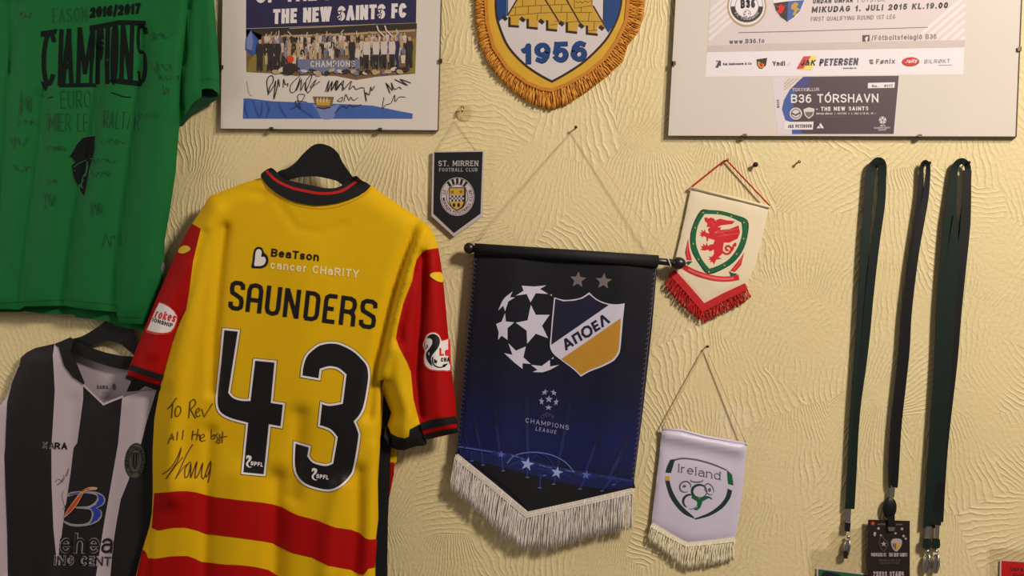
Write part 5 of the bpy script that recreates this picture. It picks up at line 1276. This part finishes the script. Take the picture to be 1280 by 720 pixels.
b.decal(ribbon([(676, 520), (684, 515.8), (692, 519.5)], .5), 'stitch_lilac', u, .0006)
t.part('champions_print', b)
b = MB(); zq = zf(550, 480, 3.273)
beams = [([(150, 230), (110, 120)], [(165, 260)]), ]
for (x0, y0, x1, y1, w0, w1) in ((165, 270, 140, 140, 12, 26), (245, 290, 225, 120, 14, 30), (360, 320, 355, 60, 14, 34), (480, 350, 530, 90, 14, 34), (590, 370, 660, 190, 14, 36), (690, 385, 770, 230, 12, 34), (120, 262, 95, 200, 8, 14)):
    q0, q1 = zq([(x0, y0), (x1, y1)]); dxx = 1
    for fr, mm, lf in ((1.0, 'beam_faint', .0005), (.5, 'beam_soft', .0008)):
        qe = (q0[0] + (q1[0] - q0[0]) * (1 if fr == 1 else .62), q0[1] + (q1[1] - q0[1]) * (1 if fr == 1 else .62))
        qm = (q0[0] + (qe[0] - q0[0]) * .6, q0[1] + (qe[1] - q0[1]) * .6)
        b.decal(poly([(q0[0] - w0 * fr / 6.5, q0[1]), (q0[0] + w0 * fr / 6.5, q0[1]), (qm[0] + w1 * fr / 8, qm[1]), (qe[0] + w1 * fr / 14, qe[1]), (qe[0], qe[1] - 6), (qe[0] - w1 * fr / 14, qe[1]), (qm[0] - w1 * fr / 8, qm[1])]), mm, u, lf, 8)
b.decal(poly(zq([(72, 268), (300, 292), (420, 320), (560, 350), (790, 392), (800, 425), (660, 452), (370, 525), (280, 430), (200, 370)])), 'field_black', u, .0010, 8)
b.decal(poly(zq([(80, 300), (290, 350), (480, 398), (640, 428), (740, 428), (790, 415), (788, 392), (560, 355), (300, 300), (78, 262)])), 'beam_a', u, .0013, 8)
for pts, w, mm in (([(75, 255), (160, 268), (250, 282), (300, 292), (360, 312), (430, 335), (520, 352), (620, 372), (700, 382), (795, 398)], 2.6, 'beam_b'), ([(75, 257), (160, 270), (300, 294), (360, 316), (430, 338), (520, 355), (640, 375)], 1.1, 'beam_c'), ([(275, 325), (300, 296), (345, 282), (400, 280), (460, 292), (510, 318), (540, 350), (556, 375)], 1.5, 'beam_c'), ([(400, 282), (440, 300), (475, 350)], 1.0, 'beam_b'), ([(370, 330), (380, 300), (400, 290)], .9, 'beam_b'), ([(280, 335), (320, 320), (360, 322), (400, 345), (470, 360), (540, 380)], 1.2, 'beam_b')):
    b.decal(ribbon(crv(zq(pts), False, 3), w), mm, u, .0017, 8)
for (x, c, rx, ry) in ((357, 326, 15, 5), (478, 360, 14, 5), (598, 372, 16, 4.5), (250, 289, 13, 3.6), (700, 384, 10, 3)):
    q = zq([(x, c)])[0]; b.decal(poly(ell(q[0], q[1], rx, ry, 24, .13)), 'beam_soft', u, .0018, 8); b.decal(poly(ell(q[0], q[1], rx * .55, ry * .6, 20, .13)), 'beam_b', u, .00195, 8)
for (x, c, rad) in ((357, 328, 9), (478, 362, 8), (598, 372, 6), (250, 288, 5)):
    q = zq([(x, c)])[0]; b.decal(poly(star(q[0], q[1], rad, .2, .38)), 'beam_d' if rad > 7 else 'beam_c', u, .0021, 8)
for (x0, y0, x1, y1) in ((357, 330, 357, 382), (478, 362, 465, 410), (600, 372, 572, 430), (705, 385, 662, 438), (250, 290, 258, 355), (170, 275, 176, 332), (128, 275, 130, 315), (740, 395, 710, 412), (412, 370, 408, 425), (398, 374, 428, 374)):
    b.decal(ribbon(zq([(x0, y0), (x1, y1)]), 2.2 if y1 - y0 > 40 else 1.2), 'beam_b', u, .0019, 8)
    b.decal(ribbon(zq([(x0 - 6, y1), (x1 + 6, y1)]) if False else zq([(x1 - 7, y1), (x1 + 7, y1)]), 1.2), 'beam_c', u, .0021, 8)
for k in range(24):
    f = k / 23; x = 80 + (785 - 80) * f; c = 262 + (398 - 262) * f ** 1.1
    b.decal(ribbon(zq([(x, c), (x + 2 - 8 * f, c + 18)]), .8), 'beam_b', u, .0018)
t.part('stadium_print', b)
fringe(t, [(570, 568), (660, 640), (791.5, 611)], [(562.5, 613), (583, 630), (606, 650), (627, 672), (641, 679), (652, 688), (683, 688.5), (701, 685), (728, 678), (757, 669), (790, 663)], .0275, 430, ['fringe_silver'], .0012, 2.4)
b = MB(); V, F = ribbon([(569.8, 570), (615, 606.5), (659, 643.5), (725, 629), (791.5, 613.5)], 7.5); b.sheet((V, F), 'fringe_silver', .0305, back=.0245)
for o in (-2, 1.5): b.decal(ribbon([(569.8, 570 + o), (659, 643.5 + o), (791.5, 613.5 + o)], .5), 'cord_beige', .0306, .0003)
t.part('fringe_band', b)

# cream pennant with the green shield and red dragon
zw = zf(810, 180, 3.128); zd = zf(845, 250, 6.0); zg = zf(820, 330, 9.0)
WO = [(863.7, 235.5), (910, 246), (961, 260), (952, 300), (943, 335), (933, 355), (906, 366), (879, 379.5), (860, 357), (841, 337), (850, 300), (857, 268)]
wf = cloth_field(WO, .008, .0105, 14, [([(880, 350), (915, 362)], 10, .002), ([(845, 330), (880, 360)], 8, -.0015), ([(930, 262), (925, 340)], 10, .002)])
t = Thing('pennant', 'cream pennant with a red dragon in a green shield, on a red cord', 'pennant', (881, 404, 0), 'football pennants on the wall')
b = MB(); b.sheet(poly(WO), 'cloth_cream', wf, .0015, step=6); t.part('cloth', b)
b = MB(); b.tube([at(862.5, 234.5, .010), at(911, 246, .011), at(962.5, 259, .010)], .0032, 'cloth_cream', 10); t.part('top_rod_sleeve', b)
b = MB()
b.decal(poly(crv(zd([(185, 78), (250, 75), (340, 82), (440, 110), (535, 150), (542, 240), (510, 360), (450, 450), (370, 510), (245, 557), (180, 490), (120, 390), (105, 290), (125, 190)]), True, 3)), 'dark_green_print', wf, .0004, 6)
b.decal(poly(soft(zd([(188, 82), (250, 79), (340, 86), (440, 114), (531, 153), (537, 240), (506, 357), (446, 446), (368, 505), (247, 550), (184, 486), (124, 388), (110, 290), (129, 192)]), 36)), 'badge_green', wf, .0007, 6)
b.decal(poly(soft(zd([(215, 105), (330, 110), (420, 135), (490, 170), (495, 250), (465, 350), (400, 440), (320, 490), (250, 515), (195, 445), (155, 350), (150, 270), (170, 180)]), 36)), 'cloth_cream', wf, .0010, 6)
for x, c in ((205, 95), (312, 97), (415, 122), (510, 168), (507, 290), (455, 405), (363, 490), (247, 540), (168, 445), (130, 328), (145, 208)): b.decal(poly(ell(*zd([(x, c)])[0], 1.1, 1.1, 8)), 'gold_print', wf, .0011)
sh_ = t.part('green_shield', b)
b = MB()
def dg(P, sm=0): b.decal(poly(zd(P) if not sm else crv(zd(P), True, 2)), 'badge_red', wf, .0013, 6)
dg([(212, 135), (232, 128), (240, 140), (262, 130), (285, 140), (300, 160), (340, 168), (380, 160), (440, 162), (400, 182), (340, 190), (310, 205), (340, 205), (330, 225), (300, 240), (270, 265), (245, 240), (240, 215), (258, 205), (230, 200), (236, 175), (218, 160)])
dg([(300, 150), (330, 140), (380, 152), (442, 158), (420, 182), (360, 178), (310, 175)])
dg([(270, 262), (330, 225), (400, 218), (470, 190), (480, 245), (462, 290), (430, 305), (400, 320), (350, 318), (320, 300), (285, 295)])
dg([(250, 245), (290, 250), (320, 300), (360, 320), (352, 360), (355, 395), (330, 420), (300, 400), (285, 370), (280, 335), (290, 300), (255, 290)])
dg([(175, 262), (190, 258), (178, 240), (196, 246), (190, 222), (208, 238), (215, 218), (225, 245), (250, 250), (285, 265), (270, 290), (235, 285), (210, 270), (196, 280), (190, 268)])
dg([(228, 280), (245, 285), (240, 308), (230, 312)])
dg([(180, 372), (198, 362), (185, 345), (204, 348), (205, 325), (220, 345), (232, 318), (240, 345), (255, 335), (280, 330), (300, 350), (285, 372), (255, 385), (240, 372), (215, 380), (200, 376)])
dg([(285, 375), (330, 372), (335, 410), (320, 430), (342, 440), (318, 446), (305, 445), (295, 462), (285, 485), (275, 462), (255, 468), (262, 450), (240, 448), (258, 436), (243, 424), (268, 426), (285, 405)])
b.decal(ribbon(crv(zd([(345, 385), (375, 405), (405, 395), (415, 365), (395, 345), (375, 352), (378, 375), (395, 375)]), False, 4), 2.6), 'badge_red', wf, .0013, 6)
b.decal(ribbon(crv(zd([(400, 390), (425, 370), (430, 345), (445, 325)]), False, 4), 2.6), 'badge_red', wf, .0013, 6)
dg([(425, 345), (440, 318), (455, 325), (450, 350)])
for pts in ([(300, 250), (360, 235), (470, 215)], [(310, 275), (380, 262), (470, 250)], [(258, 160), (290, 185)], [(330, 240), (390, 270)]): b.decal(ribbon(zd(pts), .7), 'pale_red', wf, .0016, 6)
t.part('red_dragon', b)
b = MB()
rb = crv(zd([(60, 500), (110, 530), (180, 558), (270, 582), (340, 592), (410, 590), (472, 578)]), False, 3)
b.decal(ribbon(rb, 6.6), 'badge_red', wf, .0008, 6); b.decal(ribbon([(x, c) for x, c in rb[2:-2]], 2.6), 'pale_red', wf, .0011, 6)
for P, mm in (([(92, 290), (70, 390), (82, 448), (120, 450), (100, 370)], 'badge_red'), ([(75, 470), (90, 458), (125, 460), (95, 488)], 'badge_green'), ([(512, 392), (490, 430), (408, 530), (445, 537), (488, 490)], 'badge_red'), ([(398, 533), (425, 548), (462, 553), (440, 568), (412, 572)], 'badge_green')): b.decal(poly(zd(P)), mm, wf, .0009, 6)
b.decal(ribbon(zd([(88, 330), (84, 400), (98, 440)]), .9), 'pale_red', wf, .0012); b.decal(ribbon(zd([(498, 430), (470, 480), (430, 525)]), .9), 'pale_red', wf, .0012)
t.part('ribbon_print', b)
cord(t, [at(862.7, 235, .011), at(905, 201, .007), at(909, 201, .007), at(962.5, 257.5, .011)], 'cord_red', .0019)
fringe(t, [(838, 341), (858, 363), (879, 388), (908, 373), (934, 362)], [(831, 359), (848, 380), (866, 396), (881, 404), (900, 394), (924, 383), (939.5, 372)], .010, 170, ['fringe_red'], .0011, 2.6)
b = MB(); V, F = ribbon([(840, 340), (860, 362), (879.3, 384.5), (905, 371), (933, 358)], 9.0); b.sheet((V, F), 'fringe_red', .0128, back=.0085); t.part('fringe_band', b)

# white pennant with the green and black ball badge
IO = [(827.5, 536.5), (850, 537), (880, 545), (933.7, 555), (930, 600), (923, 650), (918.5, 674), (890, 677), (858.5, 680), (836, 668), (814, 655), (818, 620), (823, 580)]
fi = cloth_field(IO, .010, .014, 12, [([(830, 541), (880, 550), (930, 560)], 8, .011), ([(835, 560), (880, 568), (928, 580)], 10, -.002), ([(870, 590), (862, 670)], 26, .003)])
zi = zf(820, 560, 4.5)
t = Thing('pennant', 'small white pennant with green and black ball badge and cream fringe', 'pennant', (858, 711, 0), 'football pennants on the wall')
b = MB(); b.sheet(poly(IO), 'cloth_lilac', fi, .0015, step=5); t.part('cloth', b)
b = MB(); b.tube([at(827.2, 536.5, .012), at(852, 538, .014), at(880, 545.5, .015), at(934, 555, .012)], .003, 'cloth_lilac', 10); t.part('top_rod_sleeve', b)
b = MB()
def seg(P, m): b.decal(poly(soft(zi(P), 38)), m, fi, .0005, 5)
seg([(80, 66), (108, 62), (98, 95), (85, 140), (53, 138), (62, 105)], 'dark_green_print'); seg([(52, 158), (75, 158), (77, 182), (52, 182)], 'gold_edge')
seg([(52, 184), (77, 184), (85, 220), (110, 275), (150, 330), (210, 385), (214, 396), (160, 372), (112, 325), (75, 265)], 'dark_green_print')
seg([(105, 62), (150, 54), (230, 62), (320, 87), (400, 122), (398, 128), (318, 96), (228, 71), (150, 63), (106, 72)], 'grey_print')
seg([(400, 124), (428, 150), (436, 210), (406, 202), (402, 165)], 'badge_green')
seg([(404, 228), (428, 240), (415, 285), (372, 340), (300, 382), (225, 402), (214, 396), (240, 388), (305, 360), (360, 318), (392, 275)], 'dark_green_print')
bd = t.part('badge_border', b)
b = MB(); b.decal(stext('Ireland', zi([(124, 136)])[0], zi([(362, 181)])[0], 10.6, 1.15, up=(.03, -1), gap=.14, serif=.6), 'grey_print', fi, .0005, 5)
t.part('country_lettering', b)
b = MB()
def ring(cx, cy, rx, ry, a0, a1, w0, w1, m, rot=0):
    pts = [zi([(cx + rx * math.cos(math.radians(a)) * math.cos(rot) - ry * math.sin(math.radians(a)) * math.sin(rot), cy + rx * math.cos(math.radians(a)) * math.sin(rot) + ry * math.sin(math.radians(a)) * math.cos(rot))])[0] for a in np.linspace(a0, a1, 18)]
    b.decal(ribbon(pts, [w0 + (w1 - w0) * math.sin(math.pi * i / 17) for i in range(18)]), m, fi, .0006)
ring(245, 243, 42, 36, 90, 330, 1.0, 3.2, 'dark_green_print'); ring(245, 243, 42, 36, 330, 450, .8, 1.2, 'grey_print')
ring(195, 300, 42, 38, 120, 300, .8, 3.0, 'dark_green_print'); ring(195, 305, 42, 38, -60, 100, .8, 1.0, 'grey_print'); ring(285, 305, 36, 30, 150, 330, .8, 2.6, 'dark_green_print')
ring(165, 218, 32, 30, 90, 400, .8, 1.8, 'grey_print', -.5); ring(300, 232, 22, 34, 80, 420, .6, 1.4, 'grey_print', -.5); ring(230, 182, 34, 10, -20, 200, .6, 1.6, 'grey_print')
b.decal(poly(zi([(205, 262), (240, 285), (285, 268), (300, 280), (262, 300), (250, 335), (232, 350), (210, 345), (236, 330), (232, 300), (200, 280)])), 'badge_green', fi, .0008, 5)
b.decal(poly(ell(*zi([(160, 215)])[0], 2.2, 1.8, 9)), 'grey_print', fi, .0007); b.decal(poly(ell(*zi([(302, 235)])[0], 1.8, 2.6, 9)), 'grey_print', fi, .0007)
t.part('ball_badge', b)
cord(t, [at(827, 536, .013), at(882.5, 433.5, .009), at(932.5, 554, .013)], 'cord_beige', .0014)
fringe(t, [(814, 656), (858, 681), (918.5, 675)], [(810.5, 676), (830, 692), (852, 710), (862, 712), (890, 708), (917, 701)], .0115, 210, ['fringe_cream'], .0012, 1.2)
b = MB(); V, F = ribbon([(814, 656), (836, 669), (858.6, 681), (890, 678), (918.5, 674.5)], 5.5); b.sheet((V, F), 'fringe_cream', .0145, back=.0095); t.part('fringe_band', b)

# ------------------------------------------------------------------ lanyards
def strap_path(t, pts, d, wpx, m, th=.0012, parent=None, name='strap', label=None):
    """a woven band seen nearly edge-on to flat; pts are centre points in the photo, wpx its width there"""
    n = len(pts); W = wpx if isinstance(wpx, list) else [wpx] * n; Dd = d if isinstance(d, list) else [d] * n
    b = MB()
    P = [at(x, c, Dd[i]) for i, (x, c) in enumerate(pts)]
    Wv = []
    for i in range(n):
        e = (P[min(i + 1, n - 1)] - P[max(i - 1, 0)]); e = Vector((e.x, 0, e.z)).normalized()
        nn = Vector((e.z, 0, -e.x))
        Wv.append((nn + Vector((0, .25, 0))).normalized() * (W[i] / 2 / FPX * DIST))
    b.strap(P, Wv, th, m)
    return t.part(name, b, parent, label)
def loop_strap(t, left, right, wl, wr, m, d=.010, name='strap', taper=1.0):
    """one band that runs up the left, over the nail and down the right"""
    pts = crv(list(reversed(left)) + right, False, 4)
    n = len(pts); k = len(left) * 4 / (len(left) + len(right)) / 4
    ws = [(wl + (wr - wl) * min(1, max(0, (i / n - k + .12) / .24))) * (taper + (1 - taper) * min(1, max(0, (pts[i][1] - 205) / 75))) for i in range(n)]
    top = min(range(n), key=lambda i: pts[i][1])
    ds = [d + .004 * math.exp(-((i - top) / 6.0) ** 2) + (.0022 if i > top else 0) for i in range(n)]
    return strap_path(t, pts, ds, ws, m, .0014, None, name)
def crimp(t, x, c, w, h, d, m='steel'):
    b = MB(); b.sheet(poly([(x - w / 2 + .5, c), (x + w / 2, c + .5), (x + w / 2 - 1.1, c + h), (x - w / 2 - .6, c + h)]), m, d + .002, back=d - .002); return t.part('crimp', b)

t = Thing('lanyard', 'leftmost dark green lanyard with a bare silver clip above a clear pouch', 'lanyard', (1058, 700, 0), 'lanyards hanging on nails')
loop_strap(t, [(1093.5, 205), (1089, 214), (1086, 248), (1081, 309), (1077.5, 371), (1073.5, 443), (1068, 518), (1064.5, 590), (1062, 636)], [(1098.5, 202), (1102.5, 207), (1102.5, 222), (1101, 255), (1093.5, 309), (1086.5, 371), (1083, 410), (1078.5, 450), (1069.5, 518), (1065.5, 590), (1062.8, 636)], 12.5, 10.0, 'strap_green')
crimp(t, 1060.6, 636, 7, 17, .010)
b = MB(); b.sheet(poly([(1056, 653), (1063.5, 653.5), (1062.5, 665), (1056, 664)]), 'strap_black', .0135, back=.008); t.part('strap_end', b)
b = MB(); b.ball(at(1060.5, 671.5, .0105), .0042, 'steel', 9, (1, .7, 1)); b.ball(at(1058.5, 684.5, .0105), .0082, 'steel', 12, (.95, .62, 2.2)); b.tube([at(1061.5, 674, .016), at(1062.5, 684, .0175), at(1060, 694, .0165)], .0016, 'steel', 7); b.sheet(poly([(1054, 689), (1059.5, 689), (1060, 698.5), (1054.2, 698)]), 'nail_dark', .0165, back=.0085); t.part('metal_clip', b)

t = Thing('lanyard', 'narrow black lanyard in the middle of the three, holding a dark press pass', 'lanyard', (1112, 652, 0), 'lanyards hanging on nails')
loop_strap(t, [(1153.5, 205), (1151.5, 214), (1150.5, 244), (1145.5, 285), (1139.5, 324), (1131, 392), (1127.2, 443), (1118.5, 525), (1115.5, 570), (1115, 600), (1116, 609)], [(1157, 202.5), (1160, 207), (1159.5, 222), (1156.5, 248), (1149, 285), (1142, 327), (1134.5, 392), (1131.5, 443), (1122.5, 525), (1119.5, 570), (1117.8, 600), (1116.8, 609)], 10.5, 9.5, 'strap_black', taper=.52)
crimp(t, 1115.5, 607, 7, 15, .010)
b = MB(); b.ball(at(1112, 635, .0115), .0165, 'strap_black', 12, (.95, .42, 1.5)); t.part('buckle', b)
b = MB(); b.sheet(poly([(1109, 645), (1118.5, 644), (1118.5, 661), (1110.5, 661)]), 'strap_black', .0195, back=.014); b.sheet(poly([(1109.5, 659), (1119, 659), (1117.5, 664), (1111, 664)]), 'steel', .0200, back=.014); t.part('swivel_clip', b)

t = Thing('lanyard', 'widest dark green lanyard, rightmost of the three, with two crimps and two silver clips', 'lanyard', (1165, 716, 0), 'lanyards hanging on nails')
loop_strap(t, [(1197, 204), (1193, 213), (1190, 244), (1184, 316), (1178.5, 392), (1176, 450), (1169, 557), (1165.5, 610), (1162, 660)], [(1203, 201.5), (1209, 207), (1209.5, 222), (1206, 280), (1195, 388.6), (1190, 450), (1180, 537), (1175.5, 590), (1172, 652)], 18.5, 13.0, 'strap_green', taper=.5)
pts = crv([(1194.5, 268), (1191, 316), (1186, 392), (1182, 450), (1174.5, 557), (1171, 610), (1168, 656)], False, 3)
strap_path(t, pts, .0135, [4 + 11 * min(1, i / 4) for i in range(len(pts))], 'strap_green')
pts = crv([(1209, 213), (1206, 280), (1200, 330), (1195.5, 388), (1190, 450), (1180, 545), (1175.5, 600), (1172, 640)], False, 3)
strap_path(t, pts, .0150, 10, 'strap_black')
crimp(t, 1160.5, 658, 8, 18, .011); crimp(t, 1171.8, 652, 6, 23, .0125)
for x in (1159, 1170):
    b = MB(); b.sheet(poly(crv([(x - 5.0, 675), (x - 3, 673), (x + 4, 673.5), (x + 5, 677), (x + 4.5, 685), (x - 5, 685.5)], True, 2)), 'strap_green', .0165, back=.009); t.part('strap_end', b)
    b = MB(); b.ball(at(x + .5, 689, .0125), .0050, 'steel', 9, (1.1, .8, .8)); b.ball(at(x - .2, 705, .0125), .0098, 'steel', 12, (.95, .62, 2.3)); b.tube([at(x + 2.5, 692, .0185), at(x + 3.2, 703, .0200), at(x + 1, 716, .0185)], .0018, 'steel', 7); t.part('metal_clip', b)

t = Thing('press_pass', 'dark press pass with two crests hanging from the middle black lanyard', 'pass', (1111, 652, 0))
b = MB(); b.sheet(poly([(1085, 649.5), (1137.3, 651), (1137.3, 770), (1084, 770)]), 'pass_black', .0140, back=.0125); t.part('card', b)
b = MB(); za = zf(1080, 640, 9.0); D = .0140
b.decal(poly(ell(*za([(100, 128)])[0], 2.2, 2.2, 10)), 'orange_print', D, .0003)
b.decal(poly(za([(150, 130), (245, 128), (245, 146), (150, 146)])), 'pass_dark_grey', D, .0003); b.decal(poly(za([(360, 132), (435, 132), (435, 148), (360, 148)])), 'pass_dark_grey', D, .0003)
for x, c, r in ((163, 185, 1.7), (427, 190, 1.7), (122, 240, 1.8), (355, 240, 1.4), (445, 270, 1.6), (190, 262, 1.2), (120, 260, 1.4), (470, 300, 1.4)): b.decal(poly(ell(*za([(x, c)])[0], r, r, 9)), 'pass_grey', D, .0003)
ac = crv(za([(170, 330), (200, 255), (225, 300), (262, 330), (272, 370), (222, 445), (180, 385)]), True, 3)
b.decal(poly(ac), 'pass_dark_grey', D, .0003); b.decal(poly(inset(ac, .8)), 'pass_black', D, .0005); b.decal(poly(star(*za([(222, 360)])[0], 4, 0, .35)), 'pass_grey', D, .0007)
ac = crv(za([(305, 330), (330, 303), (370, 298), (410, 305), (428, 330), (415, 390), (362, 446), (315, 395)]), True, 3)
b.decal(poly(ac), 'pass_grey', D, .0003); b.decal(poly(za([(318, 355), (362, 352), (360, 430), (325, 390)])), 'photo_brown', D, .0005); b.decal(poly(za([(362, 352), (415, 350), (405, 385), (362, 430)])), 'gold_print', D, .0005)
t.part('crests_print', b)
b = MB()
b.decal(stext('BORDEAUX FC - THE NEW SAINTS', za([(80, 500)])[0], za([(487, 502)])[0], 4.6, .9, gap=.1), 'pass_grey', D, .0004)
b.decal(stext('TUESDAY 21 JULY 2015', za([(165, 556)])[0], za([(405, 556)])[0], 2.6, .5), 'pass_dark_grey', D, .0004)
b.decal(stext('EUROPEAN STADIUM', za([(180, 582)])[0], za([(395, 582)])[0], 1.9, .4), 'pass_dark_grey', D, .0004)
b.decal(stext('PRESS STAND', za([(105, 726)])[0], za([(450, 726)])[0], 6.4, 1.6), 'pass_grey', D, .0004)
t.part('pass_lettering', b)

t = Thing('pass_pouch', 'clear plastic pouch holding a green card below the bare silver clip', 'pass', (1050, 690, 0))
b = MB(); b.sheet(poly([(1040, 664), (1062, 663), (1084.5, 655), (1084, 770), (1012, 770), (1014, 687), (1038, 686)]), 'clear_plastic', .0060, back=.0052); t.part('pouch', b)
b = MB(); b.sheet(poly([(1021, 709.5), (1084, 717), (1084, 770), (1020, 770)]), 'card_edge', .0046, back=.0036); cd = t.part('card', b)
b = MB(); b.decal(poly([(1023, 711.5), (1084, 719), (1084, 770), (1022, 770)]), 'card_green', .0046, .0003); b.decal(poly(crv([(1028, 716), (1045, 717), (1052, 722), (1050, 740), (1028, 740)])), 'shield_navy', .0046, .0005); t.part('card_print', b, cd)

t = Thing('pass_pouch', 'red pass in a clear pouch at the bottom right corner of the wall', 'pass', (1265, 690, 0))
b = MB(); b.sheet(poly([(1237, 684), (1330, 690), (1330, 770), (1236, 770)]), 'clear_plastic', .0060, back=.0052); t.part('pouch', b)
b = MB(); b.sheet(poly([(1250, 700), (1325, 704.5), (1325, 770), (1248, 770)]), 'card_edge', .0046, back=.0036); cd = t.part('card', b)
b = MB(); b.decal(poly([(1252, 701), (1324, 705.5), (1324, 770), (1250.5, 770)]), 'card_red', .0046, .0003)
b.decal(stext('UEFA EURO', (1263, 713.5), (1300, 716), 4.2, .9), 'castle_dark', .0046, .0005); b.decal(stext('Qualifying', (1266, 720), (1300, 722), 4, .7), 'castle_dark', .0046, .0005)
t.part('card_print', b, cd)

# ------------------------------------------------------------------ nails
nail(719, 161, .016, 'small dark nail at the top of the large blue pennant cord')
nail(907, 201, .014, 'brass pin at the peak of the red pennant cord', .0014, .0028, 'brass')
nail(882.5, 432.5, .013, 'small nail at the peak of the white pennant cord', .0014, .0030)
nail(942, 207, .012, 'dark round screw head just right of the red cord peak', .0030, .0058)
nail(996, 203.5, .012, 'small bent brass pin, the lone one further right of the dark screw head', .0020, .0036, 'brass')
nail(1099, 205, .016, 'nail holding up the leftmost dark green lanyard', .0016, .0034)
nail(1157, 205, .016, 'nail holding up the narrow black lanyard', .0016, .0032)
nail(1204.5, 205, .020, 'nail holding up the widest dark green lanyard', .0016, .0034)
nail(401, 188, .040, 'thick nail behind the hanger of the yellow shirt', .0022, .0038)
